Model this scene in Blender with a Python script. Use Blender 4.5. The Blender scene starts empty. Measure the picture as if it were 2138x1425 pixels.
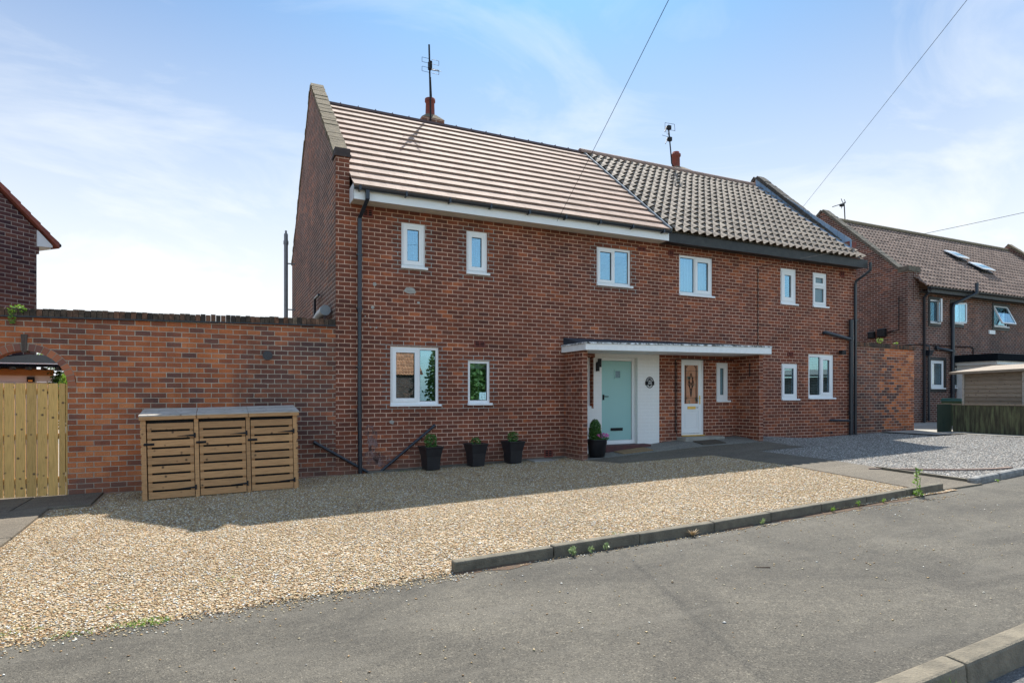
import bpy, math, random
import numpy as np
from mathutils import Vector, Matrix
random.seed(7); rng = np.random.default_rng(7)
S = bpy.context.scene
COL = S.collection
# ------------------------------------------------------------------ camera
EYE = 1.484
cam_d = bpy.data.cameras.new('camera'); cam = bpy.data.objects.new('camera', cam_d); COL.objects.link(cam)
cam.location = (0, 0, EYE)
cam.rotation_euler = (math.radians(90), 0, -math.radians(25.367))
cam_d.sensor_width = 36; cam_d.lens = 36*1295/2138
cam_d.shift_y = 112.5/2138
cam_d.clip_start = .05; cam_d.clip_end = 2000
S.camera = cam
# ------------------------------------------------------------------ world and sun
TO_SUN = Vector((.37, .64, 1)).normalized()
SUN_EL = math.asin(TO_SUN.z); SUN_AZ = math.atan2(TO_SUN.x, TO_SUN.y)
W = bpy.data.worlds.new('World'); S.world = W; W.use_nodes = True
wn = W.node_tree.nodes; wl = W.node_tree.links; wn.clear()
sky = wn.new('ShaderNodeTexSky'); sky.sky_type = 'NISHITA'; sky.sun_disc = False
sky.sun_elevation = SUN_EL; sky.sun_rotation = SUN_AZ
sky.air_density = 1.0; sky.dust_density = 1.6; sky.ozone_density = 1.6
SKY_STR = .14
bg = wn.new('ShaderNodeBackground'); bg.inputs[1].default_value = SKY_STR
wout = wn.new('ShaderNodeOutputWorld')
tc = wn.new('ShaderNodeTexCoord')
mp = wn.new('ShaderNodeMapping'); mp.inputs['Rotation'].default_value = (.1, .25, .75); mp.inputs['Scale'].default_value = (1.1, 2.2, 4.0)
nz = wn.new('ShaderNodeTexNoise'); nz.inputs['Scale'].default_value = 1.7; nz.inputs['Detail'].default_value = 9; nz.inputs['Roughness'].default_value = .58; nz.inputs['Distortion'].default_value = .7
cr = wn.new('ShaderNodeValToRGB'); cr.color_ramp.elements[0].position = .48; cr.color_ramp.elements[1].position = .95
cr.color_ramp.elements[0].color = (0, 0, 0, 1); cr.color_ramp.elements[1].color = (.6, .6, .6, 1)
wl.new(tc.outputs['Generated'], mp.inputs[0]); wl.new(mp.outputs[0], nz.inputs['Vector']); wl.new(nz.outputs['Fac'], cr.inputs[0])
sep = wn.new('ShaderNodeSeparateXYZ'); wl.new(tc.outputs['Generated'], sep.inputs[0])
mr = wn.new('ShaderNodeMapRange'); mr.inputs[1].default_value = .15; mr.inputs[2].default_value = .66; mr.inputs[3].default_value = .98; mr.inputs[4].default_value = 0.0
wl.new(sep.outputs[2], mr.inputs[0])
pw = wn.new('ShaderNodeMath'); pw.operation = 'POWER'; pw.inputs[1].default_value = 1.25; wl.new(mr.outputs[0], pw.inputs[0])
ym2 = wn.new('ShaderNodeMapRange'); ym2.inputs[1].default_value = -.3; ym2.inputs[2].default_value = .3; ym2.inputs[3].default_value = .25; wl.new(sep.outputs[1], ym2.inputs[0])
pm = wn.new('ShaderNodeMath'); pm.operation = 'MULTIPLY'; wl.new(pw.outputs[0], pm.inputs[0]); wl.new(ym2.outputs[0], pm.inputs[1])
mx = wn.new('ShaderNodeMath'); mx.operation = 'ADD'; mx.use_clamp = True; wl.new(cr.outputs[0], mx.inputs[0]); wl.new(pm.outputs[0], mx.inputs[1])
mixc = wn.new('ShaderNodeMix'); mixc.data_type = 'RGBA'
mixc.inputs[7].default_value = (2.75, 2.88, 3.0, 1)       # thin cirrus and milky horizon air
wl.new(mx.outputs[0], mixc.inputs[0]); 
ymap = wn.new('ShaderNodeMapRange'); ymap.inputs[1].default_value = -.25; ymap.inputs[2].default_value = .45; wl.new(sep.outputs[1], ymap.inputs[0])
tint = wn.new('ShaderNodeMix'); tint.data_type = 'RGBA'; tint.inputs[6].default_value = (1.0, 1.0, .90, 1); tint.inputs[7].default_value = (.075, .21, .335, 1); wl.new(ymap.outputs[0], tint.inputs[0])  # sky dimmed ahead, kept bright behind the camera as added fill for the facade
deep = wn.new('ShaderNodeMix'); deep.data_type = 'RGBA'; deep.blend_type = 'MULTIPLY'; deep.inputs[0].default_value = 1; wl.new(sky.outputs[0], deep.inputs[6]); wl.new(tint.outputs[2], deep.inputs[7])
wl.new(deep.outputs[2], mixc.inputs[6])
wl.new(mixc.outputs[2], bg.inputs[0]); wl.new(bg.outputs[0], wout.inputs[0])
sun_d = bpy.data.lights.new('sun', 'SUN'); sun_d.energy = 3.2; sun_d.angle = math.radians(.53); sun_d.color = (1, .95, .86)
sun = bpy.data.objects.new('sun', sun_d); COL.objects.link(sun); sun.rotation_euler = TO_SUN.to_track_quat('Z', 'Y').to_euler()
sun.location = (20, 34, 50)
S.view_settings.view_transform = 'Standard'; S.view_settings.look = 'None'; S.view_settings.gamma = 1
S.view_settings.exposure = 1.42
S.render.engine = 'CYCLES'

# ------------------------------------------------------------------ materials
def new_mat(name):
    m = bpy.data.materials.new(name); m.use_nodes = True
    n = m.node_tree.nodes; l = m.node_tree.links
    return m, n, l, n['Principled BSDF']
def ramp(n, stops):
    r = n.new('ShaderNodeValToRGB'); e = r.color_ramp.elements
    e[0].position = stops[0][0]; e[0].color = (*stops[0][1], 1)
    e[1].position = stops[-1][0]; e[1].color = (*stops[-1][1], 1)
    for p, c in stops[1:-1]:
        x = e.new(p); x.color = (*c, 1)
    return r
def mixrgb(n, l, f, a, b, mode='MIX'):
    m = n.new('ShaderNodeMix'); m.data_type = 'RGBA'; m.blend_type = mode
    for s, v in ((m.inputs[0], f), (m.inputs[6], a), (m.inputs[7], b)):
        if isinstance(v, (int, float)): s.default_value = v
        elif isinstance(v, tuple): s.default_value = (*v, 1)
        else: l.new(v, s)
    return m.outputs[2]
def noise(n, l, vec, scale, detail=4, rough=.55, dist=0):
    t = n.new('ShaderNodeTexNoise'); t.inputs['Scale'].default_value = scale; t.inputs['Detail'].default_value = detail
    t.inputs['Roughness'].default_value = rough; t.inputs['Distortion'].default_value = dist
    if vec: l.new(vec, t.inputs['Vector'])
    return t.outputs['Fac']
def plain(name, c1, c2=None, rough=.6, scale=6, bump=0, bscale=80, metallic=0, spec=.5, stretch=None):
    m, n, l, p = new_mat(name)
    t = n.new('ShaderNodeTexCoord'); vec = t.outputs['Object']
    if stretch:
        mpn = n.new('ShaderNodeMapping'); mpn.inputs['Scale'].default_value = stretch; l.new(vec, mpn.inputs[0]); vec = mpn.outputs[0]
    if c2 is None: c2 = tuple(x*.82 for x in c1)
    f = noise(n, l, vec, scale, 6, .6)
    r = ramp(n, [(.3, c1), (.7, c2)]); l.new(f, r.inputs[0]); l.new(r.outputs[0], p.inputs['Base Color'])
    p.inputs['Roughness'].default_value = rough; p.inputs['Metallic'].default_value = metallic
    p.inputs['Specular IOR Level'].default_value = spec
    if bump:
        b = n.new('ShaderNodeBump'); b.inputs['Strength'].default_value = bump; b.inputs['Distance'].default_value = .01
        l.new(noise(n, l, vec, bscale, 3), b.inputs['Height']); l.new(b.outputs[0], p.inputs['Normal'])
    return m
def brick_mat(name, stops, mortar, seed=0, stain=.6, zone=None, paint=None, bw=.225, bh=.082, msz=.0070, grime=True, damp=True, rects=None, topz=None):
    """stretcher-bond brickwork on UVs that are metres; zone = (x threshold, other stops, side)"""
    m, n, l, p = new_mat(name)
    uv = n.new('ShaderNodeUVMap'); uv.uv_map = 'UVMap'
    wob = n.new('ShaderNodeTexNoise'); wob.inputs['Scale'].default_value = 5; wob.inputs['Detail'].default_value = 2; l.new(uv.outputs[0], wob.inputs['Vector'])
    sc = n.new('ShaderNodeVectorMath'); sc.operation = 'MULTIPLY_ADD'; sc.inputs[1].default_value = (.016, .009, 0); sc.inputs[2].default_value = (seed*.37-.008, seed*.082-.0045, 0)
    l.new(wob.outputs['Color'], sc.inputs[0])
    wob2 = n.new('ShaderNodeTexNoise'); wob2.inputs['Scale'].default_value = 45; wob2.inputs['Detail'].default_value = 2; l.new(uv.outputs[0], wob2.inputs['Vector'])
    sc2 = n.new('ShaderNodeVectorMath'); sc2.operation = 'MULTIPLY_ADD'; sc2.inputs[1].default_value = (.006, .005, 0); l.new(wob2.outputs['Color'], sc2.inputs[0]); l.new(sc.outputs[0], sc2.inputs[2])
    ad = n.new('ShaderNodeVectorMath'); ad.operation = 'ADD'; l.new(uv.outputs[0], ad.inputs[0]); l.new(sc2.outputs[0], ad.inputs[1])
    b = n.new('ShaderNodeTexBrick'); b.offset = .5; b.offset_frequency = 2; b.squash = 1
    b.inputs['Scale'].default_value = 1; b.inputs['Brick Width'].default_value = bw; b.inputs['Row Height'].default_value = bh
    b.inputs['Mortar Size'].default_value = msz; b.inputs['Mortar Smooth'].default_value = .35; b.inputs['Bias'].default_value = 0
    b.inputs['Color1'].default_value = (0, 0, 0, 1); b.inputs['Color2'].default_value = (1, 1, 1, 1); b.inputs['Mortar'].default_value = (.5, .5, .5, 1)
    l.new(ad.outputs[0], b.inputs['Vector'])
    big = noise(n, l, uv.outputs[0], .55, 3); mid = noise(n, l, uv.outputs[0], 6, 5, .65); fine = noise(n, l, uv.outputs[0], 55, 5, .7)
    # per brick tone pushed about by a slow drift over the wall
    v1 = n.new('ShaderNodeMath'); v1.operation = 'MULTIPLY_ADD'; v1.inputs[1].default_value = 1.1; v1.inputs[2].default_value = -.55; l.new(big, v1.inputs[0])
    v2 = n.new('ShaderNodeMath'); v2.operation = 'ADD'; l.new(v1.outputs[0], v2.inputs[0])
    sx = n.new('ShaderNodeSeparateXYZ'); l.new(b.outputs['Color'], sx.inputs[0]); cx_ = n.new('ShaderNodeMath'); cx_.operation = 'MULTIPLY_ADD'; cx_.inputs[1].default_value = .78; cx_.inputs[2].default_value = .14; l.new(sx.outputs[0], cx_.inputs[0]); l.new(cx_.outputs[0], v2.inputs[1])
    v3 = n.new('ShaderNodeMath'); v3.operation = 'MULTIPLY_ADD'; v3.inputs[1].default_value = .5; l.new(mid, v3.inputs[0])
    v4 = n.new('ShaderNodeMath'); v4.operation = 'ADD'; v4.inputs[1].default_value = -.25; l.new(v2.outputs[0], v4.inputs[0]); l.new(v4.outputs[0], v3.inputs[2])
    r = ramp(n, stops); l.new(v3.outputs[0], r.inputs[0]); colr = r.outputs[0]
    su = n.new('ShaderNodeSeparateXYZ'); l.new(ad.outputs[0], su.inputs[0])
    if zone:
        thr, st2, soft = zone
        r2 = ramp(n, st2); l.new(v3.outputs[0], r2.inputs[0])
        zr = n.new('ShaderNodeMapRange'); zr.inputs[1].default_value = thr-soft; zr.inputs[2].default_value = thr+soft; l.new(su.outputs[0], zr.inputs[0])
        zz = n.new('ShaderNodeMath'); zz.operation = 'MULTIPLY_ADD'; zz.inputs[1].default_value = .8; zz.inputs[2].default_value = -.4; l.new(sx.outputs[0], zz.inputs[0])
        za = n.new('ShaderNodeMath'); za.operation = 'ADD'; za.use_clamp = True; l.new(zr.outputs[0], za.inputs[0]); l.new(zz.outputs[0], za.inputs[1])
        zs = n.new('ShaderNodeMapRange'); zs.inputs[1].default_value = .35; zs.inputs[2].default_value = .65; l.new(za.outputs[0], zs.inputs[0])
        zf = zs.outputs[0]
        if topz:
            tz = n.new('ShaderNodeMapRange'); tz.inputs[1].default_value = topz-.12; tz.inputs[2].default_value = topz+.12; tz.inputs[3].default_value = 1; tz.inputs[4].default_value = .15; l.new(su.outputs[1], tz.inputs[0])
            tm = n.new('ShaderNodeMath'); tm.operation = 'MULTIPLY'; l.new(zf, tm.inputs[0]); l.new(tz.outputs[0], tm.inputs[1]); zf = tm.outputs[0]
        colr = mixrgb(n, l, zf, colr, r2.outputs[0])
    fr = ramp(n, [(.3, (.72, .72, .74)), (.7, (1.18, 1.15, 1.12))]); l.new(fine, fr.inputs[0])
    colr = mixrgb(n, l, 1.0, colr, fr.outputs[0], 'MULTIPLY')
    mf = noise(n, l, uv.outputs[0], 2.2, 4); mr_ = ramp(n, [(.3, tuple(c*.72 for c in mortar)), (.62, mortar)]); l.new(mf, mr_.inputs[0])
    mcol = mr_.outputs[0]
    if rects:                                                # fresh grey pointing round the replaced windows
        acc = None
        for (xa, xb, za, zb) in rects:
            ds = []
            for ax_, lo, hi in ((0, xa, xb), (1, za, zb)):
                c_ = n.new('ShaderNodeMath'); c_.operation = 'SUBTRACT'; l.new(su.outputs[ax_], c_.inputs[0]); c_.inputs[1].default_value = (lo+hi)/2
                a_ = n.new('ShaderNodeMath'); a_.operation = 'ABSOLUTE'; l.new(c_.outputs[0], a_.inputs[0])
                d_ = n.new('ShaderNodeMath'); d_.operation = 'SUBTRACT'; l.new(a_.outputs[0], d_.inputs[0]); d_.inputs[1].default_value = (hi-lo)/2+(.16 if ax_ == 0 else .10); ds.append(d_)
            m_ = n.new('ShaderNodeMath'); m_.operation = 'MAXIMUM'; l.new(ds[0].outputs[0], m_.inputs[0]); l.new(ds[1].outputs[0], m_.inputs[1])
            if acc is None: acc = m_
            else:
                k_ = n.new('ShaderNodeMath'); k_.operation = 'MINIMUM'; l.new(acc.outputs[0], k_.inputs[0]); l.new(m_.outputs[0], k_.inputs[1]); acc = k_
        nj = n.new('ShaderNodeMath'); nj.operation = 'MULTIPLY_ADD'; nj.inputs[1].default_value = .25; nj.inputs[2].default_value = -.125; l.new(mid, nj.inputs[0])
        nk = n.new('ShaderNodeMath'); nk.operation = 'ADD'; l.new(acc.outputs[0], nk.inputs[0]); l.new(nj.outputs[0], nk.inputs[1])
        mk = n.new('ShaderNodeMapRange'); mk.inputs[1].default_value = .02; mk.inputs[2].default_value = -.02; l.new(nk.outputs[0], mk.inputs[0])
        mcol = mixrgb(n, l, mk.outputs[0], mcol, (.48, .47, .42))
    colr = mixrgb(n, l, b.outputs['Fac'], colr, mcol)
    if damp and not paint:                                   # dusty splash band at the foot of the wall, lime bloom higher up
        dn = n.new('ShaderNodeMath'); dn.operation = 'MULTIPLY_ADD'; dn.inputs[1].default_value = .9; l.new(mid, dn.inputs[0]); l.new(su.outputs[1], dn.inputs[2])
        dm = n.new('ShaderNodeMapRange'); dm.inputs[1].default_value = 1.05; dm.inputs[2].default_value = .45; dm.inputs[4].default_value = .55; l.new(dn.outputs[0], dm.inputs[0])
        colr = mixrgb(n, l, dm.outputs[0], colr, (.20, .115, .085))
        bl = noise(n, l, uv.outputs[0], 1.1, 7, .72, .9); blr = ramp(n, [(.60, (0, 0, 0)), (.78, (.45, .45, .45))]); l.new(bl, blr.inputs[0])
        colr = mixrgb(n, l, blr.outputs[0], colr, (.32, .22, .18))
    if paint:
        colr = mixrgb(n, l, .94, colr, paint)
    if grime:
        g1 = noise(n, l, uv.outputs[0], 1.3, 6, .7, .6); gr = ramp(n, [(.38, (.62, .60, .57)), (.58, (1, 1, 1))]); l.new(g1, gr.inputs[0])
        colr = mixrgb(n, l, stain, colr, gr.outputs[0], 'MULTIPLY')
    l.new(colr, p.inputs['Base Color']); p.inputs['Roughness'].default_value = .88 if not paint else .6
    p.inputs['Specular IOR Level'].default_value = .3
    hh = n.new('ShaderNodeMath'); hh.operation = 'MULTIPLY_ADD'; hh.inputs[1].default_value = -1.0; l.new(b.outputs['Fac'], hh.inputs[0])
    h2 = n.new('ShaderNodeMath'); h2.operation = 'MULTIPLY'; h2.inputs[1].default_value = .5; l.new(fine, h2.inputs[0]); l.new(h2.outputs[0], hh.inputs[2])
    bp = n.new('ShaderNodeBump'); bp.inputs['Strength'].default_value = .75 if not paint else .5; bp.inputs['Distance'].default_value = .006
    l.new(hh.outputs[0], bp.inputs['Height']); l.new(bp.outputs[0], p.inputs['Normal'])
    return m
HB = [(0, (.105, .044, .036)), (.2, (.140, .052, .038)), (.45, (.172, .061, .041)), (.7, (.200, .069, .044)), (.9, (.26, .085, .048)), (1, (.40, .13, .06))]
HB2 = [(0, (.11, .046, .037)), (.25, (.155, .056, .040)), (.5, (.190, .066, .043)), (.75, (.225, .075, .046)), (1, (.36, .12, .058))]
OR = [(0, (.12, .06, .052)), (.18, (.20, .085, .06)), (.35, (.31, .10, .052)), (.55, (.41, .125, .052)), (.8, (.54, .165, .06)), (1, (.64, .23, .09))]
GB = [(0, (.09, .052, .044)), (.4, (.15, .072, .054)), (.75, (.19, .085, .060)), (1, (.36, .13, .07))]
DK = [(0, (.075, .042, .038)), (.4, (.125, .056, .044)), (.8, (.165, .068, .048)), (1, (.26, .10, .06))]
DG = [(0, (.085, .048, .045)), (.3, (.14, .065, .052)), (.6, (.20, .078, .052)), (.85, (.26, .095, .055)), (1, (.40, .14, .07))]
HB = [(p_, (c_[0]*1.10, c_[1]*1.02, c_[2]*.92)) for p_, c_ in HB]; HB2 = [(p_, (c_[0]*1.12, c_[1]*1.02, c_[2]*.92)) for p_, c_ in HB2]; GB = [(p_, (c_[0]*1.1, c_[1]*1.1, c_[2]*1.0)) for p_, c_ in GB]
M = {}
M['brick'] = brick_mat('house_brick', HB, (.76, .50, .37), rects=[(3.218, 3.700, 3.95, 4.851), (4.570, 5.036, 3.95, 4.845), (7.707, 8.639, 3.955, 4.841), (3.001, 3.978, 1.268, 2.437), (4.601, 5.090, 1.282, 2.197)])
M['brick_right'] = brick_mat('house_brick_right', HB2, (.76, .50, .37), seed=1)
M['gable'] = brick_mat('gable_brick', GB, (.66, .52, .42), seed=2)
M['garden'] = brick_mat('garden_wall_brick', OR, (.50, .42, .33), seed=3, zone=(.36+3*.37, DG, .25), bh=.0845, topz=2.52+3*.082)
M['garden_right'] = brick_mat('garden_wall_brick_right', DG, (.52, .43, .34), seed=4, zone=(17.9+4*.37, OR, .7))
M['far'] = brick_mat('far_brick', DK, (.56, .48, .42), seed=5)
M['leftbrick'] = brick_mat('left_house_brick', [(0, (.035, .02, .028)), (.4, (.10, .042, .042)), (.8, (.15, .062, .05)), (1, (.2, .08, .055))], (.42, .35, .31), seed=6)
M['whitewall'] = brick_mat('painted_brick', HB, (.7, .7, .68), paint=(.82, .82, .80), seed=1, stain=.08)
M['white'] = plain('white_upvc', (.82, .82, .82), (.78, .79, .80), .35, 2)
M['white_worn'] = plain('worn_white_paint', (.86, .87, .87), (.76, .77, .77), .6, 9, .3, 60)
M['soffit'] = plain('cream_soffit', (.66, .62, .54), (.58, .55, .48), .5, 4)
M['black'] = plain('black_plastic', (.014, .020, .030), (.022, .030, .042), .33, 8)
M['blackmetal'] = plain('black_metal', (.012, .013, .015), (.03, .03, .032), .6, 20, spec=.15)
M['blacktimber'] = plain('black_painted_timber', (.012, .012, .013), (.035, .033, .03), .55, 7, .4, 40)
M['felt'] = plain('roofing_felt', (.0055, .0075, .011), (.010, .013, .017), .95, 9, .5, 200, spec=.08)
M['felt_navy'] = plain('navy_felt', (.016, .026, .040), (.028, .040, .056), .8, 9, .4, 150)
M['lead'] = plain('lead_flashing', (.20, .29, .40), (.30, .40, .52), .45, 7, .4, 25)  # blue of the reflected sky is worked into the base colour
M['coping'] = plain('lichened_coping', (.25, .185, .11), (.11, .09, .06), .95, 9, .8, 55, stretch=(1, 3, 3))
M['concrete'] = plain('kerb_concrete', (.19, .165, .12), (.095, .083, .062), .92, 9, .9, 70)
M['concrete_pale'] = plain('pale_concrete', (.36, .34, .30), (.24, .22, .19), .9, 3, .5, 90)
M['pot'] = plain('planter_plastic', (.012, .012, .015), (.022, .022, .026), .38, 6)
M['terracotta'] = plain('terracotta', (.24, .055, .035), (.15, .045, .035), .8, 8, .3, 40)
M['tinfoil'] = plain('galvanised', (.30, .32, .34), (.2, .22, .24), .4, 9, 0, 0, .5)
M['mint'] = plain('mint_door', (.30, .52, .50), (.285, .50, .485), .35, 1)
M['brass'] = plain('brass', (.75, .50, .16), (.6, .4, .12), .28, 8, metallic=1)
M['steptile'] = plain('red_step', (.11, .035, .035), (.07, .03, .03), .7, 9, .3)
M['mat'] = plain('coir', (.30, .20, .10), (.22, .14, .07), .95, 40, .8, 300)
M['mat_dark'] = plain('dark_coir', (.10, .075, .05), (.05, .04, .03), .95, 40, .8, 300)
M['grey'] = plain('grey_pipe', (.16, .18, .20), (.22, .24, .26), .4, 9)
M['room'] = plain('plaster', (.30, .28, .25), (.25, .23, .2), .9, 2)
M['blind'] = plain('white_blind', (.75, .75, .74), (.68, .68, .68), .6, 4)
M['curtain'] = plain('net_curtain', (.72, .76, .80), (.50, .56, .62), .9, 14, stretch=(1, 1, .05))
M['clad'] = plain('white_cladding', (.74, .70, .66), (.68, .64, .60), .6, 3)
M['greenboard'] = plain('dark_green_board', (.018, .032, .024), (.03, .045, .03), .6, 4)
M['binblue'] = plain('navy_bin', (.008, .012, .05), (.012, .018, .07), .4, 4)
M['bingreen'] = plain('green_bin', (.01, .05, .02), (.015, .06, .03), .4, 4)
M['dirt'] = plain('earth', (.12, .10, .07), (.07, .06, .045), .95, 3, .5)
M['mortarblob'] = plain('mortar_patch', (.42, .40, .36), (.26, .25, .23), .95, 18, .8, 60)

def wood(name, c1, c2, knot=(.10, .05, .02), grain=(1, 1, 14), rough=.65):
    m, n, l, p = new_mat(name); t = n.new('ShaderNodeTexCoord')
    mpn = n.new('ShaderNodeMapping'); mpn.inputs['Scale'].default_value = grain; l.new(t.outputs['Object'], mpn.inputs[0])
    f = noise(n, l, mpn.outputs[0], 5, 7, .62, .5); r = ramp(n, [(.28, c2), (.5, c1), (.75, tuple(x*1.18 for x in c1))]); l.new(f, r.inputs[0])
    g = n.new('ShaderNodeNewGeometry'); rr = ramp(n, [(0, (.78, .76, .72)), (1, (1.12, 1.1, 1.05))]); l.new(g.outputs['Random Per Island'], rr.inputs[0])
    c = mixrgb(n, l, 1.0, r.outputs[0], rr.outputs[0], 'MULTIPLY')
    v = n.new('ShaderNodeTexVoronoi'); v.inputs['Scale'].default_value = 8; l.new(t.outputs['Object'], v.inputs['Vector'])
    kr = ramp(n, [(.08, (1, 1, 1)), (.19, (0, 0, 0))]); l.new(v.outputs['Distance'], kr.inputs[0])
    c = mixrgb(n, l, kr.outputs[0], c, knot)
    l.new(c, p.inputs['Base Color']); p.inputs['Roughness'].default_value = rough
    b = n.new('ShaderNodeBump'); b.inputs['Strength'].default_value = .3; b.inputs['Distance'].default_value = .003; l.new(f, b.inputs['Height']); l.new(b.outputs[0], p.inputs['Normal'])
    return m
M['pine'] = wood('treated_pine', (.45, .245, .11), (.28, .145, .06))
M['pine_grey'] = wood('weathered_pine', (.42, .39, .36), (.25, .22, .19), (.15, .1, .08))
M['gatewood'] = wood('green_treated_pine', (.62, .365, .115), (.42, .23, .06), grain=(14, 14, 1))
M['shedwood'] = wood('grey_shed_timber', (.27, .215, .165), (.17, .13, .10), (.12, .08, .06), grain=(1, 1, 14))
def algae():
    m, n, l, p = new_mat('algae_fence'); t = n.new('ShaderNodeTexCoord')
    mpn = n.new('ShaderNodeMapping'); mpn.inputs['Scale'].default_value = (6, 6, .7); l.new(t.outputs['Object'], mpn.inputs[0])
    f = noise(n, l, mpn.outputs[0], 2.2, 6, .7)
    r = ramp(n, [(.35, (.028, .022, .015)), (.5, (.075, .072, .04)), (.72, (.17, .19, .09))]); l.new(f, r.inputs[0]); l.new(r.outputs[0], p.inputs['Base Color'])
    p.inputs['Roughness'].default_value = .9
    return m
M['algae'] = algae()
def glass_mat(name, refl=.30, tint=(.50, .80, 1)):
    m, n, l, p = new_mat(name); n.remove(p)
    tr = n.new('ShaderNodeBsdfTransparent'); tr.inputs[0].default_value = (.78, .82, .82, 1)
    gl = n.new('ShaderNodeBsdfGlossy'); gl.inputs['Roughness'].default_value = .0; gl.inputs['Color'].default_value = (*tint, 1)
    t = n.new('ShaderNodeTexCoord'); bz = n.new('ShaderNodeBump'); bz.inputs['Strength'].default_value = .012; bz.inputs['Distance'].default_value = .02
    l.new(noise(n, l, t.outputs['Object'], 2.5, 1), bz.inputs['Height']); l.new(bz.outputs[0], gl.inputs['Normal'])
    mi = n.new('ShaderNodeMixShader'); mi.inputs[0].default_value = refl
    l.new(tr.outputs[0], mi.inputs[1]); l.new(gl.outputs[0], mi.inputs[2]); l.new(mi.outputs[0], n['Material Output'].inputs[0])
    return m
M['glass'] = glass_mat('window_glass')
M['obscure'] = plain('obscured_glass', (.16, .26, .30), (.12, .20, .24), .18, 30, .4, 90)
def leadlight():
    m, n, l, p = new_mat('stained_glass'); t = n.new('ShaderNodeTexCoord')
    f = noise(n, l, t.outputs['Object'], 5, 4)
    r = ramp(n, [(.35, (.10, .13, .10)), (.45, (.42, .16, .08)), (.65, (.50, .22, .13)), (.75, (.15, .17, .11))]); l.new(f, r.inputs[0]); l.new(r.outputs[0], p.inputs['Base Color'])
    p.inputs['Roughness'].default_value = .15
    return m
M['leadlight'] = leadlight()
def tile_flat():
    m, n, l, p = new_mat('flat_concrete_tile'); uv = n.new('ShaderNodeUVMap'); uv.uv_map = 'UVMap'
    b = n.new('ShaderNodeTexBrick'); b.offset = .5; b.inputs['Scale'].default_value = 1; b.inputs['Brick Width'].default_value = .33; b.inputs['Row Height'].default_value = 10
    b.inputs['Mortar Size'].default_value = .004; b.inputs['Mortar Smooth'].default_value = .2
    b = n.new('ShaderNodeTexBrick'); b.offset = .5; b.inputs['Scale'].default_value = 1; b.inputs['Brick Width'].default_value = .30; b.inputs['Row Height'].default_value = .3522
    b.inputs['Mortar Size'].default_value = .0035; b.inputs['Mortar Smooth'].default_value = .3
    b.inputs['Color1'].default_value = (0, 0, 0, 1); b.inputs['Color2'].default_value = (1, 1, 1, 1); b.inputs['Mortar'].default_value = (0, 0, 0, 1)
    l.new(uv.outputs[0], b.inputs['Vector'])
    mpn = n.new('ShaderNodeMapping'); mpn.inputs['Scale'].default_value = (5, 1, 1); l.new(uv.outputs[0], mpn.inputs[0])
    f = noise(n, l, mpn.outputs[0], 1.6, 6, .7)
    r = ramp(n, [(.3, (.25, .155, .115)), (.7, (.37, .26, .205))]); l.new(f, r.inputs[0])
    sx = n.new('ShaderNodeSeparateXYZ'); l.new(b.outputs['Color'], sx.inputs[0])
    r2 = ramp(n, [(0, (.76, .74, .73)), (1, (1.13, 1.12, 1.12))]); l.new(sx.outputs[0], r2.inputs[0])
    c = mixrgb(n, l, 1.0, r.outputs[0], r2.outputs[0], 'MULTIPLY'); c = mixrgb(n, l, b.outputs['Fac'], c, (.10, .05, .04))
    l.new(c, p.inputs['Base Color']); p.inputs['Roughness'].default_value = .8; p.inputs['Specular IOR Level'].default_value = .3
    return m
M['tile'] = tile_flat()
def pantile_mat(name, c1, c2, c3):
    m, n, l, p = new_mat(name); uv = n.new('ShaderNodeUVMap'); uv.uv_map = 'UVMap'
    f = noise(n, l, uv.outputs[0], 3.2, 8, .75); r = ramp(n, [(.3, c1), (.5, c2), (.72, c3)]); l.new(f, r.inputs[0])
    g = n.new('ShaderNodeTexBrick'); g.offset = 0; g.inputs['Scale'].default_value = 1; g.inputs['Brick Width'].default_value = .235; g.inputs['Row Height'].default_value = .33; g.inputs['Mortar Size'].default_value = 0
    g.inputs['Color1'].default_value = (.72, .70, .68, 1); g.inputs['Color2'].default_value = (1.2, 1.18, 1.15, 1); l.new(uv.outputs[0], g.inputs['Vector'])
    c = mixrgb(n, l, 1.0, r.outputs[0], g.outputs['Color'], 'MULTIPLY'); l.new(c, p.inputs['Base Color'])
    p.inputs['Roughness'].default_value = .8
    b = n.new('ShaderNodeBump'); b.inputs['Strength'].default_value = .4; b.inputs['Distance'].default_value = .01; l.new(noise(n, l, uv.outputs[0], 60, 3), b.inputs['Height']); l.new(b.outputs[0], p.inputs['Normal'])
    return m
M['pantile'] = pantile_mat('weathered_pantile', (.10, .073, .060), (.24, .19, .148), (.36, .305, .24))
M['pantile_far'] = pantile_mat('far_pantile', (.10, .062, .05), (.20, .135, .105), (.30, .23, .185))
M['pantile_orange'] = pantile_mat('orange_pantile', (.40, .13, .06), (.55, .20, .09), (.60, .26, .14))
M['ridge_dark'] = plain('brown_ridge', (.09, .045, .035), (.06, .03, .025), .6, 5)
M['ridge_pink'] = plain('pink_ridge', (.33, .21, .16), (.22, .14, .11), .85, 5, .4)
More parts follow.
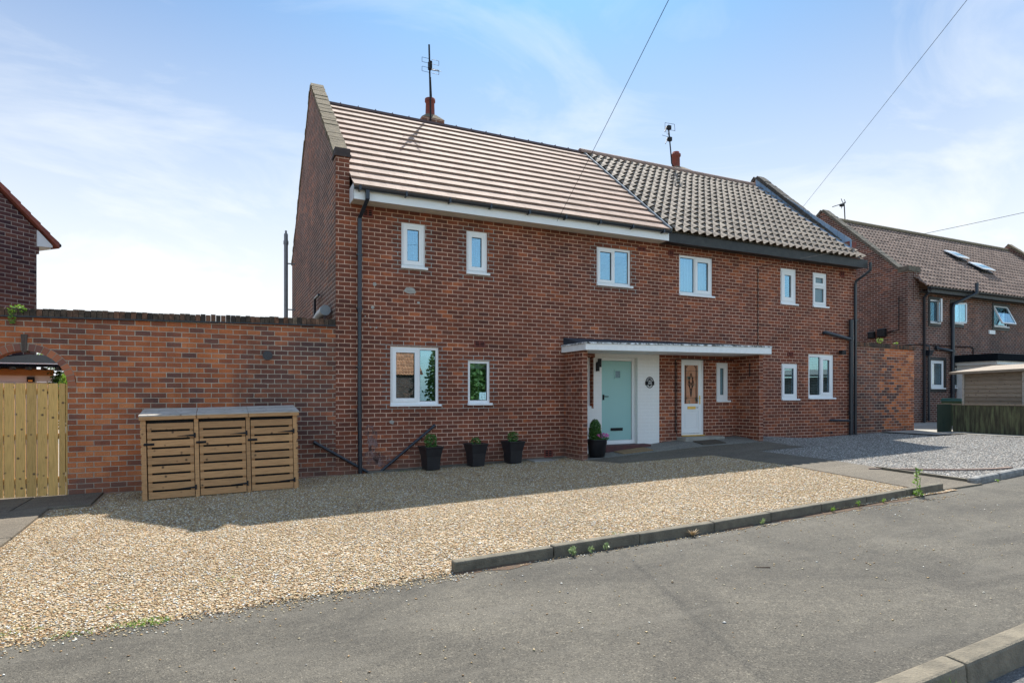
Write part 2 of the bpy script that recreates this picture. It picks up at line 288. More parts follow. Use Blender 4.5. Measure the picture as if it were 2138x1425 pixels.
def gravel_mat(name, stops, scale=52):
    m, n, l, p = new_mat(name); t = n.new('ShaderNodeTexCoord'); pos = t.outputs['Object']
    wv = n.new('ShaderNodeTexNoise'); wv.inputs['Scale'].default_value = 60; l.new(pos, wv.inputs['Vector'])
    ma = n.new('ShaderNodeVectorMath'); ma.operation = 'MULTIPLY_ADD'; ma.inputs[1].default_value = (.02, .02, .02); l.new(wv.outputs['Color'], ma.inputs[0]); l.new(pos, ma.inputs[2])
    v = n.new('ShaderNodeTexVoronoi'); v.inputs['Scale'].default_value = scale; l.new(ma.outputs[0], v.inputs['Vector'])
    sx = n.new('ShaderNodeSeparateXYZ'); l.new(v.outputs['Color'], sx.inputs[0])
    r = ramp(n, stops); l.new(sx.outputs[0], r.inputs[0])
    ed = ramp(n, [(.35, (1, 1, 1)), (.75, (.34, .30, .26))]); l.new(v.outputs['Distance'], ed.inputs[0])
    c = mixrgb(n, l, .9, r.outputs[0], ed.outputs[0], 'MULTIPLY')
    d = noise(n, l, pos, .9, 4); dr = ramp(n, [(.35, (.82, .80, .78)), (.65, (1.08, 1.07, 1.06))]); l.new(d, dr.inputs[0])
    c = mixrgb(n, l, 1.0, c, dr.outputs[0], 'MULTIPLY')
    l.new(c, p.inputs['Base Color']); p.inputs['Roughness'].default_value = .75; p.inputs['Specular IOR Level'].default_value = .35
    b = n.new('ShaderNodeBump'); b.invert = True; b.inputs['Strength'].default_value = 1; b.inputs['Distance'].default_value = .014; l.new(v.outputs['Distance'], b.inputs['Height']); l.new(b.outputs[0], p.inputs['Normal'])
    return m
GOLD = [(0, (.12, .085, .050)), (.15, (.36, .222, .108)), (.4, (.46, .315, .168)), (.6, (.50, .378, .232)), (.8, (.55, .465, .345)), (.93, (.70, .66, .56)), (1, (.22, .21, .19))]
GREYS = [(0, (.10, .095, .09)), (.3, (.23, .215, .20)), (.6, (.34, .325, .30)), (.85, (.44, .42, .39)), (1, (.55, .54, .52))]
M['gravel'] = gravel_mat('golden_gravel', GOLD)
M['gravel_grey'] = gravel_mat('grey_gravel', GREYS, 46)
def stone_mat(name, stops):
    m, n, l, p = new_mat(name); g = n.new('ShaderNodeNewGeometry'); r = ramp(n, stops); l.new(g.outputs['Random Per Island'], r.inputs[0]); l.new(r.outputs[0], p.inputs['Base Color'])
    p.inputs['Roughness'].default_value = .6; p.inputs['Specular IOR Level'].default_value = .4
    return m
M['stone'] = stone_mat('golden_stones', [(0, (.11, .085, .05)), (.12, (.34, .18, .07)), (.35, (.47, .32, .145)), (.6, (.53, .405, .225)), (.8, (.58, .505, .35)), (.92, (.80, .78, .72)), (1, (.2, .2, .2))])
M['stone_grey'] = stone_mat('grey_stones', GREYS)
def asphalt(name, base, lo=.75, hi=1.2, patchy=.5):
    m, n, l, p = new_mat(name); t = n.new('ShaderNodeTexCoord'); pos = t.outputs['Object']
    v = n.new('ShaderNodeTexVoronoi'); v.inputs['Scale'].default_value = 130; l.new(pos, v.inputs['Vector'])
    sx = n.new('ShaderNodeSeparateXYZ'); l.new(v.outputs['Color'], sx.inputs[0])
    r = ramp(n, [(0, tuple(x*.45 for x in base)), (.3, tuple(x*.85 for x in base)), (.75, base), (.95, tuple(x*1.3 for x in base)), (1, tuple(x*2.0 for x in base))]); l.new(sx.outputs[0], r.inputs[0])
    f = noise(n, l, pos, .8, 7, .65, .8); fr = ramp(n, [(.35, (lo, lo, lo*1.0)), (.66, (hi, hi*.99, hi*.96))]); l.new(f, fr.inputs[0])
    c = mixrgb(n, l, patchy, r.outputs[0], mixrgb(n, l, 1.0, r.outputs[0], fr.outputs[0], 'MULTIPLY'))
    f2 = noise(n, l, pos, 14, 6, .7); f2r = ramp(n, [(.4, (.86, .86, .86)), (.64, (1.12, 1.11, 1.09))]); l.new(f2, f2r.inputs[0])
    c = mixrgb(n, l, 1.0, c, f2r.outputs[0], 'MULTIPLY')
    mpn = n.new('ShaderNodeMapping'); mpn.inputs['Scale'].default_value = (.35, 1.6, 1); l.new(pos, mpn.inputs[0])
    f3 = noise(n, l, mpn.outputs[0], 1.3, 5, .6, 1.2); f3r = ramp(n, [(.52, (0, 0, 0)), (.72, (.5, .5, .5))]); l.new(f3, f3r.inputs[0])
    c = mixrgb(n, l, f3r.outputs[0], c, tuple(x*1.35 for x in base))
    cw = n.new('ShaderNodeTexNoise'); cw.inputs['Scale'].default_value = 2.2; cw.inputs['Detail'].default_value = 8; l.new(pos, cw.inputs['Vector'])
    cm_ = n.new('ShaderNodeVectorMath'); cm_.operation = 'MULTIPLY_ADD'; cm_.inputs[1].default_value = (.9, .9, .9); l.new(cw.outputs['Color'], cm_.inputs[0]); l.new(pos, cm_.inputs[2])
    ce = n.new('ShaderNodeTexVoronoi'); ce.feature = 'DISTANCE_TO_EDGE'; ce.inputs['Scale'].default_value = .33; l.new(cm_.outputs[0], ce.inputs['Vector'])
    cf = ramp(n, [(.0, (.9, .9, .9)), (.0045, (0, 0, 0))]); l.new(ce.outputs['Distance'], cf.inputs[0])
    ck = ramp(n, [(.50, (0, 0, 0)), (.62, (.75, .75, .75))]); l.new(noise(n, l, pos, .45, 3), ck.inputs[0])
    cmu = n.new('ShaderNodeMath'); cmu.operation = 'MULTIPLY'; l.new(cf.outputs[0], cmu.inputs[0]); l.new(ck.outputs[0], cmu.inputs[1])
    c = mixrgb(n, l, cmu.outputs[0], c, tuple(x*.3 for x in base))
    l.new(c, p.inputs['Base Color']); p.inputs['Roughness'].default_value = .85; p.inputs['Specular IOR Level'].default_value = .35
    b = n.new('ShaderNodeBump'); b.inputs['Strength'].default_value = .8; b.inputs['Distance'].default_value = .004; l.new(v.outputs['Distance'], b.inputs['Height']); l.new(b.outputs[0], p.inputs['Normal'])
    return m
M['pavement'] = asphalt('pavement_asphalt', (.100, .090, .073), .6, 1.25, .8)
M['path'] = asphalt('path_asphalt', (.135, .115, .088), .7, 1.15)
M['slab'] = asphalt('slab_concrete', (.15, .125, .095), .6, 1.2)
M['porchfloor'] = asphalt('porch_concrete', (.21, .20, .175), .75, 1.1)
M['road'] = asphalt('road_asphalt', (.13, .13, .13))
def leaf_mat(name, a, b, tr=.25):
    m, n, l, p = new_mat(name); g = n.new('ShaderNodeNewGeometry'); r = ramp(n, [(0, a), (1, b)]); l.new(g.outputs['Random Per Island'], r.inputs[0]); l.new(r.outputs[0], p.inputs['Base Color'])
    p.inputs['Roughness'].default_value = .5
    tl = n.new('ShaderNodeBsdfTranslucent'); l.new(r.outputs[0], tl.inputs[0]); mi = n.new('ShaderNodeMixShader'); mi.inputs[0].default_value = tr
    l.new(p.outputs[0], mi.inputs[1]); l.new(tl.outputs[0], mi.inputs[2]); l.new(mi.outputs[0], n['Material Output'].inputs[0])
    return m
M['leaf'] = leaf_mat('leaf_green', (.03, .095, .018), (.10, .23, .04))
M['leaf_bright'] = leaf_mat('leaf_bright', (.10, .22, .03), (.28, .42, .06), .4)
M['leaf_dry'] = leaf_mat('dry_grass', (.30, .20, .10), (.45, .33, .18), .2)
M['leaf_pale'] = leaf_mat('weed_pale', (.16, .24, .08), (.34, .42, .18), .3)
M['leaf_sunlit'] = leaf_mat('leaf_sunlit', (.14, .24, .07), (.34, .44, .14), .4)  # brighter green, with the sunlight on the mirrored trees put into the colour
M['pink'] = leaf_mat('pink_petals', (.55, .04, .30), (.75, .25, .50), .3)
M['whitepetal'] = leaf_mat('white_petals', (.75, .70, .75), (.8, .8, .8), .3)
M['bark'] = plain('bark', (.10, .07, .045), (.06, .04, .03), .9, 8, .6)

# ------------------------------------------------------------------ mesh helpers
class MB:
    def __init__(s): s.v = []; s.f = []; s.sm = []
    def add(s, vs, fs, smooth=False):
        o = len(s.v); s.v += [tuple(v) for v in vs]
        for f in fs: s.f.append(tuple(i+o for i in f)); s.sm.append(smooth)
        return s
    def box(s, x0, x1, y0, y1, z0, z1):
        return s.add([(x0,y0,z0),(x1,y0,z0),(x1,y1,z0),(x0,y1,z0),(x0,y0,z1),(x1,y0,z1),(x1,y1,z1),(x0,y1,z1)],
                     [(0,3,2,1),(4,5,6,7),(0,1,5,4),(1,2,6,5),(2,3,7,6),(3,0,4,7)])
    def hexa(s, p): # 8 points ordered as box
        return s.add(p, [(0,3,2,1),(4,5,6,7),(0,1,5,4),(1,2,6,5),(2,3,7,6),(3,0,4,7)])
    def quad(s, a, b, c, d): return s.add([a,b,c,d], [(0,1,2,3)])
    def bar(s, p, q, w, h=None, up=(0,0,1)):
        h = h or w; p = Vector(p); q = Vector(q); d = (q-p).normalized(); u = Vector(up)
        if abs(d.dot(u)) > .98: u = Vector((0,1,0))
        a = d.cross(u).normalized()*w/2; b = a.cross(d).normalized()*h/2
        return s.add([p-a-b,p+a-b,p+a+b,p-a+b,q-a-b,q+a-b,q+a+b,q-a+b],[(0,3,2,1),(4,5,6,7),(0,1,5,4),(1,2,6,5),(2,3,7,6),(3,0,4,7)])
    def tube(s, pts, r, n=12, caps=True):
        pts = [Vector(p) for p in pts]; rr = r if isinstance(r, (list, tuple)) else [r]*len(pts); rings = []
        prev = None
        for i, p in enumerate(pts):
            d = ((pts[i+1]-p).normalized() if i == 0 else (p-pts[i-1]).normalized() if i == len(pts)-1 else ((p-pts[i-1]).normalized()+(pts[i+1]-p).normalized()).normalized())
            if prev is None:
                u = Vector((0,0,1)) if abs(d.z) < .9 else Vector((1,0,0)); a = d.cross(u).normalized()
            else: a = (prev - d*prev.dot(d)).normalized()
            prev = a; b = d.cross(a)
            rings.append([p+(a*math.cos(2*math.pi*k/n)+b*math.sin(2*math.pi*k/n))*rr[i] for k in range(n)])
        vs = [v for ring in rings for v in ring]; fs = []
        for i in range(len(pts)-1):
            for k in range(n): fs.append((i*n+k, i*n+(k+1)%n, (i+1)*n+(k+1)%n, (i+1)*n+k))
        s.add(vs, fs, True)
        if caps: s.add(rings[0], [tuple(reversed(range(n)))]); s.add(rings[-1], [tuple(range(n))])
        return s
    def lathe(s, c, prof, n=20):
        vs = [(c[0]+r*math.cos(2*math.pi*k/n), c[1]+r*math.sin(2*math.pi*k/n), c[2]+z) for r, z in prof for k in range(n)]
        fs = [(i*n+k, i*n+(k+1)%n, (i+1)*n+(k+1)%n, (i+1)*n+k) for i in range(len(prof)-1) for k in range(n)]
        return s.add(vs, fs, True)
    def prism_x(s, poly, x0, x1): # poly of (y,z)
        n = len(poly); vs = [(x0,y,z) for y,z in poly]+[(x1,y,z) for y,z in poly]
        return s.add(vs, [tuple(range(n)), tuple(reversed(range(n,2*n)))]+[(i,(i+1)%n+0,(i+1)%n+n,i+n)[::-1] for i in range(n)])
    def prism_y(s, poly, y0, y1): # poly of (x,z)
        n = len(poly); vs = [(x,y0,z) for x,z in poly]+[(x,y1,z) for x,z in poly]
        return s.add(vs, [tuple(range(n)), tuple(reversed(range(n,2*n)))]+[(i,(i+1)%n,(i+1)%n+n,i+n)[::-1] for i in range(n)])
    def prism_z(s, poly, z0, z1):
        n = len(poly); vs = [(x,y,z0) for x,y in poly]+[(x,y,z1) for x,y in poly]
        return s.add(vs, [tuple(reversed(range(n))), tuple(range(n,2*n))]+[(i,(i+1)%n,(i+1)%n+n,i+n) for i in range(n)])
    def leaves(s, centre, rad, n, size, shape='ball', aspect=.55):
        cx, cy, cz = centre; rx, ry, rz = rad
        for _ in range(n):
            while True:
                p = Vector((random.uniform(-1,1), random.uniform(-1,1), random.uniform(-1,1)))
                if shape == 'cone':
                    t = (p.z+1)/2
                    if math.hypot(p.x,p.y) <= (1-t)**.6*.98+.05: break
                elif shape == 'box': break
                elif p.length <= 1: break
            if shape == 'ball' and random.random() < .6 and p.length > .01: p = p.normalized()*random.uniform(.75,1.05)
            c = Vector((cx+p.x*rx, cy+p.y*ry, cz+p.z*rz))
            a = Vector((random.gauss(0,1),random.gauss(0,1),random.gauss(0,.6))).normalized(); b = a.cross(Vector((random.gauss(0,1),random.gauss(0,1),random.gauss(0,1)))).normalized()
            L = size*random.uniform(.6,1.3)
            s.add([c-a*L*.5, c+b*L*aspect*.5, c+a*L*.5, c-b*L*aspect*.5], [(0,1,2,3)])
        return s
    def build(s, name, mat, parent=None, loc=None, bevel=0, **tags):
        if parent is not None: base = parent_world(parent)
        elif loc is not None: base = Vector(loc)
        else: base = Vector((0,0,0))
        me = bpy.data.meshes.new(name)
        V = np.array(s.v, dtype=np.float64).reshape(-1,3)
        me.from_pydata((V-np.array(base)).tolist(), [], s.f)
        me.polygons.foreach_set('use_smooth', s.sm)
        uvl = me.uv_layers.new(name='UVMap')
        nl = len(me.loops); vi = np.empty(nl, np.int32); me.loops.foreach_get('vertex_index', vi)
        nrm = np.empty(len(me.polygons)*3); me.polygons.foreach_get('normal', nrm); nrm = np.abs(nrm.reshape(-1,3))
        tot = np.empty(len(me.polygons), np.int32); me.polygons.foreach_get('loop_total', tot)
        ax = np.repeat(np.where((nrm[:,0] > nrm[:,1]) & (nrm[:,0] > nrm[:,2]), 0, np.where(nrm[:,1] >= nrm[:,2]*.95, 1, 2)), tot)
        P = V[vi]; U = np.where(ax == 0, P[:,1], P[:,0]); Wv = np.where(ax == 2, P[:,1]*s.vscale if hasattr(s,'vscale') else P[:,1], P[:,2])
        uvl.data.foreach_set('uv', np.stack([U, Wv], 1).ravel().astype(np.float32))
        me.materials.append(M[mat] if isinstance(mat, str) else mat)
        me.validate(); o = bpy.data.objects.new(name, me); COL.objects.link(o)
        if parent is not None: o.parent = parent
        else: o.location = base
        o['_w'] = list(base)
        if bevel:
            bv = o.modifiers.new('bevel', 'BEVEL'); bv.width = bevel; bv.segments = 2; bv.limit_method = 'ANGLE'
        for k, v in tags.items(): o[k] = v
        return o
def parent_world(o): return Vector(o['_w'])
def thing(name, label, cat, loc=(0,0,0), group=None):
    o = bpy.data.objects.new(name, None); COL.objects.link(o); o.location = loc; o['_w'] = list(loc); o.empty_display_size = .2
    o['label'] = label; o['category'] = cat
    if group: o['group'] = group
    return o
def tag(o, label, cat, group=None):
    o['label'] = label; o['category'] = cat
    if group: o['group'] = group
    return o
def struct(o): o['kind'] = 'structure'; return o

# ------------------------------------------------------------------ ground height
def sstep(t): t = max(0., min(1., t)); return t*t*(3-2*t)
def H(x, y):
    z = .026*(max(min(x, 16.5), -12)-2.45)
    if x > 16.5: z += .010*min(x-16.5, 12)
    z += .19*max(0., min(1., (x-6.9)/3.1))*(1-sstep((x-11.8)/3.0))*sstep((y-10.2)/1.6) if y > 10.2 else 0
    return z
def patch(mb, a, b, c, d, n, m, dz):
    """quad a-b-c-d on the ground, a-b and d-c divided n times, a-d and b-c m times"""
    vs = []
    for j in range(m+1):
        for i in range(n+1):
            u, v = i/n, j/m
            x = (a[0]*(1-u)+b[0]*u)*(1-v)+(d[0]*(1-u)+c[0]*u)*v; y = (a[1]*(1-u)+b[1]*u)*(1-v)+(d[1]*(1-u)+c[1]*u)*v
            vs.append((x, y, H(x, y)+dz))
    mb.add(vs, [(j*(n+1)+i, j*(n+1)+i+1, (j+1)*(n+1)+i+1, (j+1)*(n+1)+i) for j in range(m) for i in range(n)])
    return mb
g = MB()
for (x0, x1, nx) in ((-150, -12, 2), (-12, 30, 84), (30, 260, 2)):
    for (y0, y1, ny) in ((5.0, 10.2, 3), (10.2, 12.6, 8), (12.6, 24, 2), (24, 300, 1)):
        patch(g, (x0, y0), (x1, y0), (x1, y1), (x0, y1), nx, ny, -.012)
struct(g.build('ground', 'dirt'))
g = MB(); patch(g, (-60, .85), (-12, 1.338), (-12, 5.0), (-60, 5.0), 1, 1, .0); patch(g, (-12, 1.338), (16.5, 2.649), (16.5, 6.3), (-12, 5.0), 40, 2, .0); patch(g, (16.5, 2.649), (90, 3.36), (90, 6.3), (16.5, 6.3), 8, 1, 0)
struct(g.build('pavement', 'pavement'))
g = MB(); patch(g, (-60, -5), (-12, -5), (-12, 1.37), (-60, .8), 1, 1, -.135); patch(g, (-12, -5), (16.5, -5), (16.5, 2.68), (-12, 1.37), 40, 1, -.135); patch(g, (16.5, -5), (90, -5), (90, 3.35), (16.5, 2.68), 8, 1, -.135)
struct(g.build('road', 'road'))
g = MB(); patch(g, (-60, -60), (90, -60), (90, -5), (-60, -5), 30, 4, -.02)
struct(g.build('far_verge', plain('verge_grass', (.06, .10, .03), (.10, .13, .05), .9, 3, .5)))
KY = lambda x: 2.14+.046*(x-4.57)
for i in range(-12, 18):                                   # kerb stones along the road
    k = MB(); x0 = i*.915; x1 = x0+.905; za, zb = H(x0, 2), H(x1, 2)
    ya, yb = KY(x0), KY(x1); k.hexa([(x0,ya-.145,za-.25),(x1,yb-.145,zb-.25),(x1,yb,zb-.25),(x0,ya,za-.25),(x0,ya-.125,za+.006),(x1,yb-.125,zb+.006),(x1,yb,zb+.012),(x0,ya,za+.012)])
    if i == -12: KB = k
    else: KB.add(k.v, k.f)
struct(KB.build('kerb', plain('worn_kerb', (.23, .195, .14), (.11, .095, .07), .92, 6, .9, 60), bevel=.018))
# drive surfaces
g = MB(); patch(g, (-3.6, 4.93), (9.2, 5.08), (9.75, 11.82), (-3.6, 11.82), 64, 34, .012)
for k in range(110):
    x0 = -3.6+k*.05; x1 = x0+.05; y0 = 4.93+(x0+3.6)*.0117
    if k == 0: ja = random.uniform(.02, .09)
    jb = random.uniform(.015, .10); g.quad((x0, y0-ja, H(x0, 4.9)+.002), (x1, y0-jb, H(x1, 4.9)+.002), (x1, y0+.01, H(x1, 4.9)+.0125), (x0, y0+.01, H(x0, 4.9)+.0125)); ja = jb
struct(g.build('gravel_drive', 'gravel'))
g = MB()
for k in range(145):                                       # soil and leaf dust caught along the edging
    x0 = 1.8+k*.05; x1 = x0+.05; y0 = 4.935+(x0-1.8)*.034
    if k == 0: ja = .05
    jb = min(.16, max(.015, ja+random.uniform(-.035, .035))); g.quad((x0, y0-ja, H(x0, 4.9)+.003), (x1, y0-jb, H(x1, 4.9)+.003), (x1, y0+.01, H(x1, 4.9)+.012), (x0, y0+.01, H(x0, 4.9)+.012)); ja = jb
o = g.build('kerb_debris', plain('soil_dust', (.15, .085, .045), (.075, .055, .04), .95, 30, .9, 200)); o['kind'] = 'stuff'; o['label'] = 'brown soil and dust caught along the foot of the edging'; o['category'] = 'debris'
g = MB(); patch(g, (9.25, 5.24), (19.25, 6.25), (19.25, 11.82), (9.75, 11.82), 40, 34, .012)
struct(g.build('grey_gravel_drive', 'gravel_grey'))
g = MB(); patch(g, (17.6, 10.2), (28, 10.4), (28, 16), (17.6, 16), 10, 6, .045); patch(g, (18.75, 5.2), (19.3, 5.2), (19.3, 10.3), (18.75, 10.3), 2, 8, .03)
struct(g.build('concrete_passage', 'concrete_pale'))
g = MB()
patch(g, (8.75, 5.17), (9.95, 5.17), (10.72, 8.2), (9.5, 8.2), 4, 8, .022)
patch(g, (9.5, 8.2), (10.72, 8.2), (10.95, 10.21), (9.66, 10.21), 4, 6, .022)
patch(g, (7.25, 10.21), (12.5, 10.21), (12.1, 11.0), (6.95, 11.0), 16, 5, .022)
struct(g.build('garden_path', 'path'))
g = MB()                                                   # little edge riser of the path above the gravel
for (a, b) in (((8.75, 5.17), (9.5, 8.2)), ((9.5, 8.2), (9.66, 10.21)), ((9.66, 10.21), (7.25, 10.21)), ((7.25, 10.21), (6.95, 11.0)), ((10.72, 8.2), (9.95, 5.17)), ((9.95, 5.17), (8.75, 5.17))):
    for k in range(8):
        u, v = k/8, (k+1)/8; p = (a[0]+(b[0]-a[0])*u, a[1]+(b[1]-a[1])*u); q = (a[0]+(b[0]-a[0])*v, a[1]+(b[1]-a[1])*v)
        g.quad((p[0], p[1], H(*p)-.03), (q[0], q[1], H(*q)-.03), (q[0], q[1], H(*q)+.022), (p[0], p[1], H(*p)+.022))
struct(g.build('path_edge', 'concrete'))
g = MB(); patch(g, (6.9, 11.0), (12.05, 11.0), (12.05, 11.83), (6.9, 11.83), 20, 5, .027)
for k in range(20):
    x0 = 6.9+k*5.15/20; x1 = x0+5.15/20; g.quad((x0,11,H(x0,11)-.02),(x1,11,H(x1,11)-.02),(x1,11,H(x1,11)+.027),(x0,11,H(x0,11)+.027))
struct(g.build('porch_floor', 'porchfloor'))
g = MB()
def slab(a, b, c, d, t=.045):
    top = [(p[0], p[1], H(*p)+t) for p in (a, b, c, d)]; bot = [(p[0], p[1], H(*p)-.05) for p in (a, b, c, d)]
    g.hexa(bot+top)
slab((-6, 4.95), (-2.06, 4.95), (-2.03, 6.5), (-6, 6.5)); slab((-6, 6.52), (-2.03, 6.52), (-2.05, 8.5), (-6, 8.5)); slab((-6, 8.52), (-2.05, 8.52), (-2.13, 10.55), (-6, 10.55))
slab((-2.55, 10.57), (-1.64, 10.57), (-1.66, 11.8), (-2.55, 11.8)); slab((-3.9, 10.57), (-2.57, 10.57), (-2.57, 12.3), (-3.9, 12.3)); slab((-6, 10.57), (-3.92, 10.57), (-3.92, 11.8), (-6, 11.8))
struct(g.build('slab_path', 'slab', bevel=.008))
# boundary edging kerbs
def kerb_run(name, pts, w, h, mat, label, bev=.015):
    m = MB(); seg = []
    for i in range(len(pts)-1):
        (xa, ya), (xb, yb) = pts[i], pts[i+1]; n = max(1, round((xb-xa)/.9))
        for k in range(n):
            u0, u1 = k/n, (k+1)/n; x0 = xa+(xb-xa)*u0+.004; x1 = xa+(xb-xa)*u1-.004; y0 = ya+(yb-ya)*u0; y1 = ya+(yb-ya)*u1; j = random.uniform(-.004, .006)
            m.hexa([(x0,y0,H(x0,y0)-.15),(x1,y1,H(x1,y1)-.15),(x1,y1+w,H(x1,y1)-.15),(x0,y0+w,H(x0,y0)-.15),(x0,y0,H(x0,y0)+h+j),(x1,y1,H(x1,y1)+h+j),(x1,y1+w,H(x1,y1)+h+j),(x0,y0+w,H(x0,y0)+h+j)])
    o = m.build(name, mat, loc=(pts[0][0], pts[0][1], H(*pts[0])), bevel=bev); return tag(o, label, 'kerb')
kerb_run('edging_kerb', [(1.80, 4.93), (4.7, 4.96), (9.05, 5.18)], .10, .10, 'concrete', 'long low concrete edging between golden gravel and pavement')
kerb_run('edging_kerb', [(9.87, 5.22), (11.5, 5.38), (19.0, 6.2)], .13, .10, plain('whitewashed_concrete', (.32, .31, .29), (.13, .13, .125), .9, 9, .7, 70), 'rounded whitewashed edging beside the grey gravel drive', .045)
m = MB()
for k in range(14):                                        # curved brick edging sunk in the grey gravel
    u = k/14; x = 10.1+u*1.9; y = 7.0-.55*math.sin(u*2.2)-u*.75; x2 = 10.1+(k+1)/14*1.9; y2 = 7.0-.55*math.sin((k+1)/14*2.2)-(k+1)/14*.75
    m.bar((x, y, H(x, y)+.02), (x2-.01, y2, H(x2, y2)+.02), .07, .05)
tag(m.build('edging_strip', plain('pink_edging', (.30, .21, .17), (.2, .15, .12), .9, 9, .4), loc=(10.1, 7.0, H(10.1, 7))), 'curved pinkish edging strip sunk in the grey gravel', 'edging')
m = MB(); m.bar((10.25, 6.95, H(10.25, 6.95)+.035), (9.98, 5.35, H(9.98, 5.35)+.035), .06, .05)
tag(m.build('edging_strip', 'concrete', loc=(10.1, 6.9, H(10.1, 6.9))), 'straight low edging strip along the right side of the path', 'edging')

# ------------------------------------------------------------------ loose stones
def stones(name, mat, xy, size, dz, label, cat):
    n = len(xy); base = np.array([(1,0,0),(-.5,.87,0),(-.5,-.87,0),(0,0,.6),(.3,-.5,-.5)]) # squashed pebble
    oc = np.array([(1,0,0),(0,1,0),(-1,0,0),(0,-1,0),(0,0,1),(0,0,-1)], float)
    fc = np.array([(0,1,4),(1,2,4),(2,3,4),(3,0,4),(1,0,5),(2,1,5),(3,2,5),(0,3,5)])
    sc = rng.uniform(size[0], size[1], (n,1,1)); jit = oc[None]*(1+rng.normal(0, .22, (n,6,3))); jit += rng.normal(0, .12, (n,6,3))
    ang = rng.uniform(0, 6.28, n); ca, sa = np.cos(ang), np.sin(ang)
    v = jit*sc*np.array([1.15, .85, .52]); x = v[:,:,0]*ca[:,None]-v[:,:,1]*sa[:,None]; y = v[:,:,0]*sa[:,None]+v[:,:,1]*ca[:,None]
    hz = np.array([H(a, b) for a, b in xy])+dz
    co = np.stack([x+xy[:,0][:,None], y+xy[:,1][:,None], v[:,:,2]+hz[:,None]], 2).reshape(-1,3)
    f = (fc[None]+np.arange(n)[:,None,None]*6).reshape(-1)
    me = bpy.data.meshes.new(name); me.vertices.add(n*6); me.vertices.foreach_set('co', co.ravel()); nf = n*8
    me.loops.add(nf*3); me.loops.foreach_set('vertex_index', f.astype(np.int32)); me.polygons.add(nf)
    me.polygons.foreach_set('loop_start', np.arange(0, nf*3, 3, dtype=np.int32)); me.polygons.foreach_set('loop_total', np.full(nf, 3, np.int32)); me.update(calc_edges=True)
    me.materials.append(M[mat]); o = bpy.data.objects.new(name, me); COL.objects.link(o); o['kind'] = 'stuff'; o['label'] = label; o['category'] = cat
    return o
N = 150000
u = rng.uniform(0, 1, N); y = 4.86+6.9*u**1.15; x = rng.uniform(-3.4, 9.6, N)
keep = ~((x < -2.06) & (y < 10.58)) & ~((x < -1.6) & (y > 10.5)) & ~((y > 10.15) & (x > 6.9)) & (x < np.where(y < 8.2, 8.72+(y-5.17)*.247, 9.5)) & ((x > 1.85) | (y > 4.93-.09*rng.uniform(0, 1, N)**2)) & ((x < 1.75) | (y > 5.06)) & (x > -3.2+(5-y)*.0)
stones('gravel_stones', 'stone', np.stack([x[keep], y[keep]], 1), (.0055, .0122), .016, 'loose golden and tan gravel stones covering the drive', 'gravel')
N = 42000
x = rng.uniform(9.3, 19.2, N); y = rng.uniform(5.4, 11.75, N)
keep = (y > 5.35+(x-9.9)*.105) & (x > np.where(y < 8.2, 9.95+(y-5.17)*.255+.02, 10.9)) & ~((y > 10.15) & (x < 12.5)) & (y > 5.35+(x-9.9)*.09) & ~((x > 17.55) & (y > 10.2)) & (x < 18.75)
stones('gravel_stones', 'stone_grey', np.stack([x[keep], y[keep]], 1), (.008, .016), .016, 'loose pale grey gravel on the right hand drive', 'gravel')
N = 1300
x = rng.uniform(-1.5, 1.9, N); y = 4.95-np.abs(rng.normal(0, .12, N)); a1 = np.stack([x, y], 1)
x = rng.uniform(-1.3, 9, 620); y = 2.2+2.75*rng.uniform(0, 1, 620)**.55; a2 = np.stack([x, y], 1)
x = rng.uniform(1.8, 9, 500); y = 4.92-np.abs(rng.normal(0, .05, 500)); a3 = np.stack([x, y], 1)
stones('loose_pebbles', 'stone', np.concatenate([a1, a2, a3]), (.004, .0105), .004, 'stray pebbles scattered over the grey pavement', 'pebbles')

# ------------------------------------------------------------------ building helpers
def wall_panel(mb, x0, x1, z0, z1, y, holes, depth=.28, back=True, reveal=None):
    xs = sorted({x0, x1, *[h[0] for h in holes], *[h[1] for h in holes]}); zs = sorted({z0, z1, *[h[2] for h in holes], *[h[3] for h in holes]})
    xs = [v for v in xs if x0 <= v <= x1]; zs = [v for v in zs if z0 <= v <= z1]
    for i in range(len(xs)-1):
        for j in range(len(zs)-1):
            cx, cz = (xs[i]+xs[i+1])/2, (zs[j]+zs[j+1])/2
            if any(h[0] < cx < h[1] and h[2] < cz < h[3] for h in holes): continue
            a, b, c, d = xs[i], xs[i+1], zs[j], zs[j+1]
            mb.quad((a,y,c),(b,y,c),(b,y,d),(a,y,d))
            if back: mb.quad((b,y+depth,c),(a,y+depth,c),(a,y+depth,d),(b,y+depth,d))
    rv = reveal or mb
    for h in holes:
        if len(h) > 4: continue
        a, b, c, d = h[:4]; e = y+depth
        rv.quad((a,y,c),(a,y,d),(a,e,d),(a,e,c)); rv.quad((b,y,d),(b,y,c),(b,e,c),(b,e,d)); rv.quad((a,y,d),(b,y,d),(b,e,d),(a,e,d)); rv.quad((b,y,c),(a,y,c),(a,e,c),(b,e,c))
def bars(mb, x0, x1, z0, z1, y0, y1, w):
    mb.box(x0, x0+w, y0, y1, z0, z1); mb.box(x1-w, x1, y0, y1, z0, z1); mb.box(x0+w, x1-w, y0, y1, z1-w, z1); mb.box(x0+w, x1-w, y0, y1, z0, z0+w)
